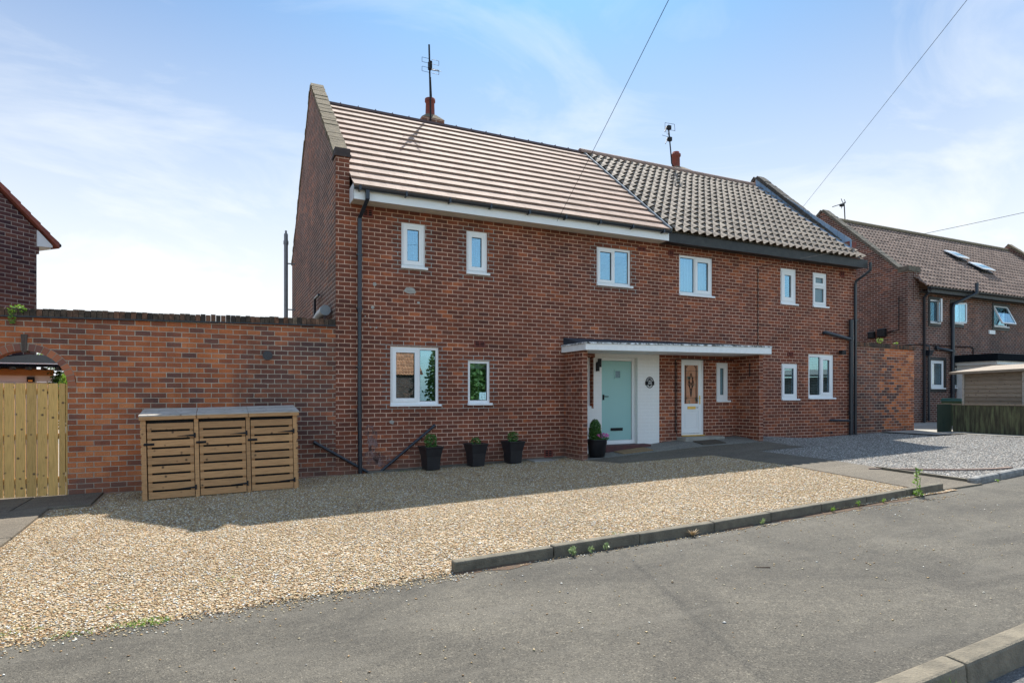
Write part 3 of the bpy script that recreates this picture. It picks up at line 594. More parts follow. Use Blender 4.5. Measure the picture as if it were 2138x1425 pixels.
def window(parent, x0, x1, z0, z1, y, lights, sill=True, blind=None, trim=None, label=None, fw=.055, glass='glass', curtain=False):
    """PVC window in an opening; z0 is the underside of the sill"""
    zs = z0+(.045 if sill else 0); f = MB(); bars(f, x0, x1, zs, z1, y+.02, y+.09, fw)
    ix0, ix1, iz0, iz1 = x0+fw, x1-fw, zs+fw, z1-fw
    W_, H_ = ix1-ix0, iz1-iz0
    for (a, b, c, d, sash) in lights:
        if 0 < b < 1: f.box(ix0+b*W_-.022, ix0+b*W_+.022, y+.022, y+.088, iz0, iz1)
        if 0 < d < 1: f.box(ix0, ix1, y+.024, y+.086, iz0+d*H_-.022, iz0+d*H_+.022)
    o = f.build('window', 'white', parent)
    if label: o['label'] = label
    for (a, b, c, d, sash) in lights:
        lx0 = ix0+a*W_+(.022 if a > 0 else 0); lx1 = ix0+b*W_-(.022 if b < 1 else 0); lz0 = iz0+c*H_+(.022 if c > 0 else 0); lz1 = iz0+d*H_-(.022 if d < 1 else 0)
        if sash:
            s_ = MB(); bars(s_, lx0-.012, lx1+.012, lz0-.012, lz1+.012, y+.004, y+.019, .024); bars(s_, lx0+.0125, lx1-.0125, lz0+.0125, lz1-.0125, y+.010, y+.06, sash if isinstance(sash, float) else .05)
            s_.build('sash', 'white', o)
            gk = (sash if isinstance(sash, float) else .05)+.0125; gx0, gx1, gz0, gz1 = lx0+gk, lx1-gk, lz0+gk, lz1-gk
        else: gx0, gx1, gz0, gz1 = lx0, lx1, lz0, lz1
        gs = MB(); bars(gs, gx0+.0005, gx1-.0005, gz0+.0005, gz1-.0005, y+.036, y+.05, .009); gs.build('gasket', 'blackmetal', o)
        p_ = MB(); p_.box(gx0, gx1, y+.045, y+.05, gz0, gz1); p_.build('pane', glass, o)
    if sill:
        s_ = MB(); s_.box(x0-.01, x1+.045, y-.055, y+.05, z0, zs); s_.build('sill', 'white', o, bevel=.006)
    if blind:
        b_ = MB(); nb = int(blind/.022)
        for k in range(nb): b_.box(ix0, ix1, y+.13, y+.15, iz1-(k+1)*.022+.004, iz1-k*.022)
        b_.build('blind', 'blind', o)
        c_ = MB(); cx_ = ix0+.62*W_; c_.tube([(cx_, y+.125, iz1), (cx_, y+.125, iz0+.35*H_)], .003, 5); c_.box(cx_-.008, cx_+.008, y+.118, y+.13, iz0+.31*H_, iz0+.35*H_); c_.build('blind_cord', 'blind', o)
    if curtain:
        c_ = MB(); vs = []; nn = 50
        for k in range(nn+1):
            xx = ix0+W_*k/nn; yy = y+.17+.02*math.sin(k*1.3)+.01*math.sin(k*2.9); vs += [(xx, yy, iz0), (xx, yy, iz1)]
        c_.add(vs, [(2*k, 2*k+2, 2*k+3, 2*k+1) for k in range(nn)], True); c_.build('curtain', 'curtain', o)
    if trim:
        t_ = MB(); bars(t_, x0-.11, x1+.11, z0-.11, z1+.11, y-.02, y+.03, .108); t_.build('surround', 'blacktimber', o)
    return o
def vent(parent, x0, x1, z0, z1, y, mat='terracotta'):
    y -= .022; f = MB(); bars(f, x0, x1, z0, z1, y-.004, y+.022, .018); n = 3; h = (z1-z0-.036)/n
    for k in range(n): f.hexa([(x0+.018,y+.002,z0+.018+k*h),(x1-.018,y+.002,z0+.018+k*h),(x1-.018,y+.02,z0+.03+k*h),(x0+.018,y+.02,z0+.03+k*h),(x0+.018,y-.002,z0+.022+k*h),(x1-.018,y-.002,z0+.022+k*h),(x1-.018,y+.02,z0+.036+k*h),(x0+.018,y+.02,z0+.036+k*h)])
    xm = (x0+x1)/2; f.box(xm-.009, xm+.009, y-.006, y+.01, z0+.0185, z1-.0185)
    o = f.build('air_brick', mat, parent); b = MB(); b.box(x0+.018, x1-.018, y+.017, y+.0215, z0+.018, z1-.018); b.build('opening', 'blackmetal', o); return o  # black plate behind the slats stands in for the shade of the holes
def gutter(mb, x0, x1, y, z, r=.055, n=8):
    vs = []
    for x in (x0, x1):
        for rr in (r, r-.006):
            for k in range(n+1):
                a = math.pi+math.pi*k/n; vs.append((x, y+rr*math.cos(a), z+rr*math.sin(a)))
    m = n+1; fs = [(k, k+1, 2*m+k+1, 2*m+k) for k in range(n)]+[(m+k+1, m+k, 3*m+k, 3*m+k+1) for k in range(n)]
    fs += [(0, 2*m, 3*m, m), (n, m+n, 3*m+n, 2*m+n)]+[(k, m+k, m+k+1, k+1) for k in range(n)]+[(2*m+k, 2*m+k+1, 3*m+k+1, 3*m+k) for k in range(n)]
    mb.add(vs, fs, False)
def flat_tile_roof(mb, x0, x1, y0, z0, y1, z1, n, t=.03):
    d = Vector((0, y1-y0, z1-z0)); L = d.length; d /= L; nn = Vector((0, -d.z, d.y)); p = L/n
    for i in range(n):
        lo = Vector((0, y0, z0))+d*(i*p-.0); hi = Vector((0, y0, z0))+d*((i+1)*p)
        a = lo+nn*t; b = hi+nn*.004; c = lo-nn*.004
        wav = [(x0, 0.0), (x1, 0.0)]
        mb.add([(x0,a.y,a.z),(x1,a.y,a.z),(x1,b.y,b.z),(x0,b.y,b.z),(x0,c.y,c.z),(x1,c.y,c.z)], [(0,1,2,3),(4,5,1,0),(4,0,3),(5,2,1)])
    return L
def pantile_roof(mb, x0, x1, y0, z0, y1, z1, rows, pitch=.21, amp=.03, lift=.03, sub=8, clip=None):
    d = Vector((0, y1-y0, z1-z0)); L = d.length; d /= L; nn = Vector((0, -d.z, d.y)); p = L/rows; cols = round((x1-x0)/pitch); pitch = (x1-x0)/cols
    def prof(u):   # roll at the left, long pan to the right
        u %= 1.0
        return amp*(1.0 if u < 0 else (math.cos(u/.42*math.pi) if u < .42 else -math.cos((u-.42)/.58*math.pi)*1.0))
    for i in range(rows):
        bx = i*p; vs = []
        nu = cols*sub
        jr = random.uniform(-.004, .004)
        for k in range(nu+1):
            u = k/sub; h = prof(u)
            j = (math.sin(int(u)*12.9898+i*78.233)*43758.5453) % 1.0*.010-.005
            x = x0+u*pitch
            for s_, off in ((bx-.015+j, lift+h-.014), (bx-.015+j, lift+h), (bx+p, h)):
                q = Vector((x, y0, z0))+d*s_+nn*off; vs.append(q)
        mb.add(vs, [(3*k, 3*k+3, 3*k+4, 3*k+1) for k in range(nu)], False); mb.add(vs, [(3*k+1, 3*k+4, 3*k+5, 3*k+2) for k in range(nu)], True)
def text_obj(name, txt, size, loc, mat, parent, depth=.002):
    cu = bpy.data.curves.new(name, 'FONT'); cu.body = txt; cu.size = size; cu.extrude = depth; cu.align_x = 'CENTER'; cu.align_y = 'CENTER'
    o = bpy.data.objects.new('tmp', cu); COL.objects.link(o); bpy.context.view_layer.update()
    dg = bpy.context.evaluated_depsgraph_get(); me = bpy.data.meshes.new_from_object(o.evaluated_get(dg)); bpy.data.objects.remove(o)
    base = parent_world(parent); me.transform(Matrix.Translation(Vector(loc)-base) @ Matrix.Rotation(math.radians(90), 4, 'X'))
    me.name = name; me.materials.clear(); me.materials.append(M[mat]); ob = bpy.data.objects.new(name, me); COL.objects.link(ob); ob.parent = parent; ob['_w'] = list(base); return ob
def pot(mb, c, r0, r1, h, n=18): mb.lathe(c, [(0, 0), (r0, 0), (r0*.97, h*.7), (r1*1.12, h*.72), (r1*1.12, h*.8), (r1, h*.82), (r1*1.02, h*.94), (r1*1.15, h*.95), (r1*1.15, h), (r1*.8, h), (r1*.78, h*.6), (0, h*.6)], n)

FY = 11.8; RY, RZ, EY, EZ = 15.2, 8.42, 11.38, 5.29; BY = 19.3
# ================================================================== LEFT HALF OF THE PAIR
hl = thing('semi_detached_house', 'left half of the brick pair with new pinkish flat tiled roof and mint green door', 'house', (5.7, 11.8, H(5.7, 11.8)))
XL, XM, XR = 1.975, 9.46, 16.466
WL = [(3.218, 3.700, 3.95, 4.851), (4.570, 5.036, 3.95, 4.845), (7.707, 8.639, 3.955, 4.841), (3.001, 3.978, 1.268, 2.437), (4.601, 5.090, 1.282, 2.197)]
hs = [(a, b, c+.03, d) for a, b, c, d in WL]
w = MB(); wall_panel(w, XL+.25, XM, -.6, 5.25, FY, hs+[(6.98, XM, -.6, 2.44, 0)])
w.build('front_wall', 'brick', hl); w = MB(); w.quad((XM,BY,-.6),(XL,BY,-.6),(XL,BY,5.2),(XM,BY,5.2)); w.build('rear_wall', 'brick', hl)
w = MB(); wall_panel(w, 6.98, XM, -.6, 2.44, FY, [(7.02, 7.6, 1.2, 2.34), (7.84, 8.83, .30, 2.355)]); w.build('painted_wall', 'whitewall', hl, label='white painted brickwork around the mint green door')
w = MB(); b_ = .0
for (a, b, c, d) in ((7.598, 7.62, 1.19, 2.35),): w.box(a, b, FY-.003, FY+.26, c, d)
w.box(7.02, 7.66, FY-.003, FY+.2, 2.335, 2.42); w.build('window_reveal', 'brick', hl, label='unpainted brick reveal of the porch window')
gab = [(FY, -.6), (BY, -.6), (BY, 5.3), (15.2, 8.74), (12.0, 6.0), (FY, 6.0)]
w = MB(); w.prism_x(gab[::-1], XL, XL+.25); w.build('gable_wall', 'gable', hl)
w = MB()                                                     # front return of the gable in the same brick as the front
w.box(XL-.0, XL+.25, FY-.003, FY+.02, -.6, 5.95); w.build('gable_pier', 'brick', hl)
def coping_slope(mb, x0, x1, ya, za, yb, zb, t=.085, n=34):
    a = Vector((0, ya, za)); b = Vector((0, yb, zb)); d = (b-a)/n; nn = Vector((0, -(b-a).z, (b-a).y)).normalized()
    if nn.z < 0: nn = -nn
    for k in range(n):
        p, q = a+d*k, a+d*(k+.97); j = random.uniform(-.006, .008); e = random.uniform(-.008, .008)
        P = [(x0+e,p.y,p.z),(x1+e,p.y,p.z),(x1+e,q.y,q.z),(x0+e,q.y,q.z)]; off = nn*(t+j)
        mb.hexa([*P, *[(v[0], v[1]+off.y, v[2]+off.z) for v in P]])
w = MB(); coping_slope(w, XL-.02, XL+.27, 12.02, 6.02, 15.2, 8.74); coping_slope(w, XL-.02, XL+.27, 15.2, 8.74, 19.3, 5.3)
w.build('gable_coping', 'coping', hl)
w = MB(); w.box(XL-.015, XL+.265, FY-.015, FY+.27, 5.98, 6.09); w.box(XL-.03, XL+.28, FY-.03, FY+.28, 5.93, 5.978); w.build('kneeler', plain('dark_kneeler', (.07, .05, .045), (.04, .03, .03), .9, 12, .5), hl)
w = MB(); flat_tile_roof(w, XL+.25, XM-.01, EY, EZ, RY, RZ, 14, .042); w.add([(XL+.25,RY,RZ),(XM-.01,RY,RZ),(XM-.01,BY+.3,RZ-(BY+.3-RY)*.817),(XL+.25,BY+.3,RZ-(BY+.3-RY)*.817)], [(0,1,2,3)])
w.vscale = 1/math.cos(math.atan2(RZ-EZ, RY-EY)); ro = w.build('roof', 'tile', hl)
w = MB(); x = XL+.27
while x < XM-.1:
    x2 = min(x+.42, XM-.02); w.prism_x([(RY-.10, RZ-.04), (RY-.07, RZ+.03), (RY, RZ+.06), (RY+.07, RZ+.03), (RY+.10, RZ-.04)][::-1], x, x2-.008); w.box(x2-.022, x2-.006, RY-.05, RY+.05, RZ+.035, RZ+.066); x = x2
w.build('ridge_tiles', 'ridge_dark', ro)
w = MB(); a = Vector((0, EY, EZ)); b = Vector((0, RY, RZ)); nn = Vector((0, -(b-a).z, (b-a).y)).normalized()
w.hexa([(XM-.03,a.y,a.z),(XM+.03,a.y,a.z),(XM+.03,b.y,b.z),(XM-.03,b.y,b.z)]+[(v[0], v[1]+nn.y*.06, v[2]+nn.z*.06) for v in ((XM-.03,a.y,a.z),(XM+.03,a.y,a.z),(XM+.03,b.y,b.z),(XM-.03,b.y,b.z))]); w.build('bonding_strip', 'grey', ro)
w = MB(); w.box(XL+.255, XM-.02, EY+.04, EY+.06, 5.06, EZ-.01); w.box(XL+.252, XL+.262, EY+.04, FY-.002, 5.06, 5.35); w.build('fascia', 'white', hl)
w = MB()
for k in range(4): w.box(XL+.263, XM-.02, EY+.062+k*.09, EY+.146+k*.09, 5.072+.003*(k % 2), 5.082)
w.build('soffit', 'soffit', hl)
w = MB(); gutter(w, XL+.26, XM-.03, EY-.025, 5.27); gt = w.build('gutter', 'black', hl)
xx = XL+.35
while xx < XM-.1: w = MB(); w.box(xx-.012, xx+.012, EY-.085, EY+.04, 5.195, 5.222); w.box(xx-.02, xx+.02, EY-.088, EY-.078, 5.2, 5.285); xx += .86; w.build('gutter_bracket', 'black', gt)
w = MB(); px = 2.40; w.box(px+.03, px+.10, EY-.06, EY+.01, 5.06, 5.22); w.hexa([(px-.035,FY-.10,4.80),(px+.035,FY-.10,4.80),(px+.035,FY-.03,4.80),(px-.035,FY-.03,4.80),(px+.03,EY-.06,5.06),(px+.10,EY-.06,5.06),(px+.10,EY+.01,5.06),(px+.03,EY+.01,5.06)])
w.box(px-.034, px+.034, FY-.10, FY-.033, 3.05, 4.80); w.tube([(px, FY-.066, 3.06), (px, FY-.066, 1.25)], .036); w.tube([(px, FY-.066, 1.27), (px, FY-.066, 1.15)], .044); w.tube([(px, FY-.066, 1.2), (px+.012, FY-.066, .02)], .038)
for z in (4.1, 3.1, 2.0): w.box(px-.05, px+.05, FY-.105, FY, z, z+.03)
w.build('downpipe', 'black', hl)
for (a, b) in (((1.59, FY-.05, .63), (2.62, FY-.05, .0)), ((3.87, FY-.05, .885), (2.78, FY-.05, .02))):
    w = MB(); a, b = Vector(a), Vector(b); d = (b-a).normalized(); w.tube([a+Vector((0, .06, 0)), a, a+d*.01, b], .026, 10); w.tube([a-d*.02, a+d*.06], .032, 10)
    for f_ in (.35, .7): w.tube([a.lerp(b, f_)-d*.02, a.lerp(b, f_)+d*.02], .031, 10)
    w.build('waste_pipe', 'black', hl)
window(hl, *WL[0], FY+.01, [(0, 1, 0, 1, .055)], blind=.1); window(hl, *WL[1], FY+.01, [(0, 1, 0, 1, .055)], blind=.12)
window(hl, *WL[2], FY+.01, [(0, .52, 0, 1, .035), (.52, 1, 0, 1, 0)], blind=.1)
window(hl, *WL[3], FY+.01, [(0, .60, 0, 1, .05), (.60, 1, 0, 1, 0)], blind=.15); window(hl, *WL[4], FY+.01, [(0, 1, 0, 1, 0)], blind=.12)
window(hl, 7.02, 7.6, 1.2, 2.34, FY+.1, [(0, 1, 0, 1, .04)])
for v in ((2.475, 2.66, 4.86, 5.01), (8.83, 9.05, 4.85, 4.945), (4.738, 4.97, 2.465, 2.60)): vent(hl, *v, FY)
vent(hl, 6.361, 6.562, .15, .31, FY, 'terracotta')
# mortar patches, screw plugs
w = MB()
def blob(mb, x, z, rx, rz, y=FY, n=11, t=.004):
    ps = [(x+rx*math.cos(2*math.pi*k/n)*random.uniform(.65, 1.1), z+rz*math.sin(2*math.pi*k/n)*random.uniform(.65, 1.1)) for k in range(n)]
    mb.prism_y(ps[::-1], y-t, y+.002)
for (x, z, r1, r2) in ((2.70, 3.60, .05, .04), (3.40, 3.53, .14, .065), (3.56, 3.30, .04, .025), (2.66, 3.16, .035, .04), (3.03, .97, .055, .045), (2.52, 2.98, .014, .014), (2.52, 2.86, .014, .014), (2.81, 2.98, .014, .014), (2.81, 2.86, .014, .014), (2.62, 2.78, .02, .02), (2.73, 2.78, .02, .02)): w = MB(); blob(w, x, z, r1, r2); w.build('mortar_patch', 'mortarblob', hl)
w = MB()
for (x, z, r1, r2) in ((2.65, .62, .12, .26), (2.66, .32, .17, .22), (2.85, .22, .22, .15), (2.60, .82, .12, .12)): blob(w, x, z, r1, r2, n=17, t=.0022)
def pinkstain():
    m, n, l, p = new_mat('mortar_smear'); t = n.new('ShaderNodeTexCoord'); f = noise(n, l, t.outputs['Object'], 9, 6, .7)
    r = ramp(n, [(.35, (.17, .085, .075)), (.6, (.30, .20, .185))]); l.new(f, r.inputs[0]); l.new(r.outputs[0], p.inputs['Base Color']); p.inputs['Roughness'].default_value = .95
    tr = n.new('ShaderNodeBsdfTransparent'); r2 = ramp(n, [(.44, (0, 0, 0)), (.56, (.8, .8, .8))]); l.new(noise(n, l, t.outputs['Object'], 7, 8, .75), r2.inputs[0]); mi = n.new('ShaderNodeMixShader'); l.new(r2.outputs[0], mi.inputs[0]); l.new(tr.outputs[0], mi.inputs[1]); l.new(p.outputs[0], mi.inputs[2]); l.new(mi.outputs[0], n['Material Output'].inputs[0])
    return m
w.build('mortar_smear', pinkstain(), hl)
w = MB()                                                     # narrow concrete plinth at the foot of the wall
for k in range(9):
    x0 = 2.55+k*.49; x1 = x0+.485; w.hexa([(x0,FY-.16,H(x0,FY)-.05),(x1,FY-.16,H(x1,FY)-.05),(x1,FY,H(x1,FY)-.05),(x0,FY,H(x0,FY)-.05),(x0,FY-.15,H(x0,FY)+.03),(x1,FY-.15,H(x1,FY)+.03),(x1,FY,H(x1,FY)+.05),(x0,FY,H(x0,FY)+.05)])
w.build('plinth', 'concrete', hl)
# mint door
w = MB(); bars(w, 7.84, 8.83, .38, 2.355, FY+.12, FY+.20, .07); w.box(7.84, 8.83, FY+.10, FY+.22, .36, .41); df = w.build('door_frame', 'white', hl)
dx0, dx1, dz0, dz1 = 7.93, 8.745, .455, 2.28
w = MB(); w.box(dx0, dx1, FY+.135, FY+.185, dz0, dz1); dr = w.build('front_door', 'mint', hl, bevel=.003, label='mint green front door')
w = MB(); bars(w, 8.27, 8.45, 1.87, 2.07, FY+.120, FY+.1345, .022); w.build('glazing_frame', 'mint', dr)
w = MB(); w.box(8.292, 8.428, FY+.127, FY+.134, 1.892, 2.048); w.build('pane', 'obscure', dr)
w = MB(); w.box(8.17, 8.50, FY+.118, FY+.134, .67, .735); w.box(8.18, 8.49, FY+.108, FY+.118, .684, .72); w.build('letterbox', 'blackmetal', dr)
w = MB(); w.box(7.95, 7.98, FY+.105, FY+.134, 1.38, 1.5); w.bar((7.965, FY+.10, 1.46), (8.09, FY+.10, 1.46), .018); w.build('handle', 'blackmetal', dr)
w = MB(); w.box(7.78, 9.02, FY-.26, FY-.003, .10, .365); w.box(7.84, 8.83, FY, FY+.12, .30, .362); w.build('doorstep', 'steptile', hl, bevel=.006)
# wall light and number sign
w = MB(); w.box(7.675, 7.735, FY-.07, FY-.012, 2.03, 2.22); w.box(7.725, 7.785, FY-.075, FY-.012, 2.12, 2.31); w.box(7.70, 7.76, FY-.012, FY, 2.1, 2.24)
wl_ = w.build('wall_light', 'blackmetal', None, loc=(7.73, FY, 2.17)); tag(wl_, 'black twin wall light on white wall left of mint door', 'wall light')
sg = thing('house_number_sign', 'black oval 105 number sign on the white painted wall', 'sign', (9.175, FY, 1.79))
w = MB(); n = 32; R1, R2 = .118, .103
for k in range(n):
    a, b = 2*math.pi*k/n, 2*math.pi*(k+1)/n
    P = [(9.175+r*math.cos(t), y_, 1.79+r*1.12*math.sin(t)) for y_ in (FY-.006, FY-.012) for t, r in ((a, R2), (b, R2), (b, R1), (a, R1))]
    w.add(P, [(0,1,2,3), (7,6,5,4), (0,4,5,1), (2,6,7,3)])
w.box(9.045, 9.305, FY-.012, FY-.006, 1.725, 1.815)
for k in range(11):
    a = math.radians(8+k*16.4); w.bar((9.175+.02*math.cos(a), FY-.008, 1.82+.02*math.sin(a)), (9.175+.105*math.cos(a), FY-.008, 1.80+.115*math.sin(a)), .007, .004)
w.tube([(9.175+.055*math.cos(math.radians(t)), FY-.009, 1.815+.055*math.sin(math.radians(t))) for t in range(0, 181, 15)], .004, 6); w.prism_y([(9.14, 1.725), (9.175, 1.69), (9.21, 1.725)][::-1], FY-.012, FY-.006)
w.build('plate', 'blackmetal', sg); text_obj('number', '105', .085, (9.175, FY-.0135, 1.77), 'white', sg)
# chimney
w = MB(); w.box(4.86, 5.42, 15.72, 16.3, 7.4, 8.78); w.box(4.83, 5.45, 15.69, 16.33, 8.70, 8.80); ch = w.build('chimney', 'gable', hl)
w = MB(); w.hexa([(4.83,15.69,8.80),(5.45,15.69,8.80),(5.45,16.33,8.80),(4.83,16.33,8.80),(5.03,15.87,8.98),(5.27,15.87,8.98),(5.27,16.13,8.98),(5.03,16.13,8.98)]); w.build('flaunching', 'coping', ch)
w = MB(); w.lathe((5.15, 16.0, 8.93), [(.15, 0), (.125, .08), (.115, .40), (.14, .42), (.14, .50), (.10, .50), (.10, .2)], 18); w.build('chimney_pot', 'terracotta', ch)
# canopy and left fin (both hang on the left house)
w = MB(); zl0, zl1, zr0, zr1 = 2.415, 2.545, 2.475, 2.635
w.hexa([(6.79,10.8,zl0),(12.03,10.8,zr0),(12.03,FY,zr0),(6.79,FY,zl0),(6.79,10.8,zl1),(12.03,10.8,zr1),(12.03,FY,zr1),(6.79,FY,zl1)]); cn = w.build('porch_canopy', 'white_worn', hl, bevel=.006)
w = MB()
def mottled():
    m, n, l, p = new_mat('mottled_edge'); t = n.new('ShaderNodeTexCoord'); f = noise(n, l, t.outputs['Object'], 10, 6, .75)
    r = ramp(n, [(.42, (.06, .055, .045)), (.5, (.35, .34, .31)), (.58, (.72, .72, .70))]); l.new(f, r.inputs[0]); l.new(r.outputs[0], p.inputs['Base Color']); p.inputs['Roughness'].default_value = .9; return m
w.hexa([(6.77,10.78,zl1),(12.05,10.78,zr1),(12.05,FY,zr1),(6.77,FY,zl1),(6.79,10.80,zl1+.035),(12.03,10.80,zr1+.035),(12.03,FY,zr1+.035),(6.79,FY,zl1+.035)]); w.build('edge_flashing', mottled(), cn)
w = MB(); w.hexa([(6.84,11.15,zl1+.037),(11.9,11.15,zr1+.037),(11.9,FY-.002,zr1+.037),(6.84,FY-.002,zl1+.037),(6.84,11.15,zl1+.05),(11.9,11.15,zr1+.05),(11.9,FY-.002,zr1+.14),(6.84,FY-.002,zl1+.20)]); w.build('felt', 'felt_navy', cn)
w = MB(); w.box(6.85, 6.975, 11.03, FY-.001, -.3, zl0-.001); w.build('porch_fin', 'brick', hl)
# services on the gable
w = MB(); w.tube([(1.84, 13.75, 2.5), (1.84, 13.6, 2.86), (1.84, 13.3, 3.04), (1.84, 12.8, 3.10), (1.84, 12.2, 3.10)], .085, 14); w.tube([(1.84, 12.32, 3.10), (1.84, 12.14, 3.10)], .10, 14); w.tube([(1.84, 13.5, 2.95), (XL, 13.5, 2.95)], .05, 10); w.build('boiler_flue', 'grey', hl)
w = MB(); w.tube([(1.90, 14.0, 2.5), (1.90, 14.0, 3.55), (1.90, 13.97, 3.58), (1.90, 13.4, 3.58)], .028, 8); w.build('overflow_pipe', 'black', hl)
w = MB(); w.tube([(1.74, 18.6, 0), (1.74, 18.6, 6.05)], .055, 12); w.tube([(1.74, 18.6, 5.75), (1.74, 18.6, 5.85)], .07, 12); w.tube([(1.74, 18.6, 6.05), (1.74, 18.6, 6.14)], .03, 8)
for z in (5.2, 3.9): w.box(1.72, XL, 18.58, 18.62, z, z+.03)
w.build('soil_pipe', 'grey', hl)

# ================================================================== RIGHT HALF
hr = thing('semi_detached_house', 'right half of the brick pair with old pantile roof and white glazed door', 'house', (13, 11.8, H(13, 11.8)))
WR = [(10.06, 11.118, 3.896, 4.881), (13.474, 14.066, 3.889, 4.866), (14.696, 15.269, 3.891, 4.854), (13.509, 14.121, 1.349, 2.335), (14.527, 15.542, 1.378, 2.613), (11.243, 11.64, 1.316, 2.301)]
hs = [(a, b, c+.03, d) for a, b, c, d in WR]
w = MB(); wall_panel(w, XM, XR-.25, -.4, 5.25, FY, hs+[(10.13, 10.86, .47, 2.37)]); w.build('front_wall', 'brick_right', hr); w = MB(); w.quad((XR,BY,-.6),(XM,BY,-.6),(XM,BY,5.2),(XR,BY,5.2)); w.build('rear_wall', 'brick_right', hr)
w = MB(); w.prism_x([(FY, -.4), (BY, -.4), (BY, 5.2), (15.2, 8.70), (12.12, 5.85), (FY+.0, 5.5)][::-1], XR-.25, XR); w.build('gable_wall', 'gable', hr)
w = MB(); w.box(XR-.25, XR, FY-.003, FY+.01, -.4, 5.35); w.build('gable_pier', 'brick_right', hr)
w = MB(); coping_slope(w, XR-.29, XR+.03, 12.1, 5.86, 15.2, 8.70, .10, 40); coping_slope(w, XR-.29, XR+.03, 15.2, 8.70, 19.3, 5.2, .10); w.build('gable_coping', plain('dark_coping', (.10, .085, .07), (.045, .04, .035), .95, 9, .8, 50), hr)
w = MB(); w.box(XR-.26, XR+.01, FY-.02, FY+.22, 5.5, 5.62); w.box(XR-.2, XR, FY-.01, FY+.2, 5.3, 5.5); w.box(XR-.27, XR+.02, FY+.0, FY+.30, 5.62, 5.86); w.build('kneeler', 'terracotta', hr)
w = MB(); sl = (RZ-EZ)/(RY-EY)
for k in range(16):
    ya = 11.75+k*.216; yb = ya+.224; za = EZ+(ya-EY)*sl; zb = EZ+(yb-EY)*sl
    w.hexa([(XR-.262,ya,za+.0),(XR-.2505,ya,za+.0),(XR-.2505,yb,zb+.0),(XR-.262,yb,zb+.0),(XR-.262,ya,za+.30),(XR-.2505,ya,za+.30),(XR-.2505,yb,zb+.30),(XR-.262,yb,zb+.30)])
    w.hexa([(XR-.42,ya,za+.055),(XR-.262,ya,za+.065),(XR-.262,yb,zb+.065),(XR-.42,yb,zb+.055),(XR-.42,ya,za+.062),(XR-.262,ya,za+.075),(XR-.262,yb,zb+.075),(XR-.42,yb,zb+.062)])
ro2_lead = w
w = MB(); pantile_roof(w, XM+.03, XR-.26, EY-.02, EZ+.0, RY, RZ+.02, 15, .235, .036, .046); w.add([(XM+.03,RY,RZ),(XR-.25,RY,RZ),(XR-.25,BY+.3,RZ-(BY+.3-RY)*.817),(XM+.03,BY+.3,RZ-(BY+.3-RY)*.817)], [(0,1,2,3)]); w.quad((XM+.03,EY+.02,EZ-.02),(XR-.26,EY+.02,EZ-.02),(XR-.26,RY,RZ-.03),(XM+.03,RY,RZ-.03))
w.vscale = 1/math.cos(math.atan2(RZ-EZ, RY-EY)); ro2 = w.build('roof', 'pantile', hr)
ro2_lead.build('lead_flashing', 'lead', ro2)
w = MB(); x = XM-.12
while x < XR-.4:
    x2 = min(x+.45, XR-.3); pts = [(RY+.12*math.cos(t*math.pi/8), RZ+.0+.12*math.sin(t*math.pi/8)) for t in range(9)]
    w.prism_x([(RY+.12, RZ-.02)]+pts+[(RY-.12, RZ-.02)], x, x2-.006); x = x2
w.build('ridge_tiles', 'ridge_pink', ro2)
w = MB(); w.box(XM+.0, XR-.02, EY+.05, EY+.075, 5.04, EZ-.02); w.box(XM, XR-.02, EY+.075, FY-.001, 5.08, 5.10); w.build('fascia', 'blacktimber', hr)
window(hr, *WR[0], FY+.01, [(0, .47, 0, 1, 0), (.47, 1, 0, 1, .055)], curtain=True); window(hr, *WR[1], FY+.01, [(0, 1, 0, 1, .085)], fw=.075); window(hr, *WR[2], FY+.01, [(0, 1, 0, .62, .03), (0, 1, .62, 1, .05)], fw=.07, glass='obscure')
window(hr, *WR[3], FY+.01, [(0, 1, 0, 1, .05)], fw=.065); window(hr, *WR[4], FY+.01, [(0, .5, 0, 1, 0), (.5, 1, 0, 1, .06)], fw=.075); window(hr, *WR[5], FY+.01, [(0, 1, 0, 1, .07)], glass='obscure')
for v in ((9.726, 9.871, 4.83, 4.955), (13.723, 13.92, 2.535, 2.643), (15.779, 15.95, 4.82, 4.975)): vent(hr, *v, FY)
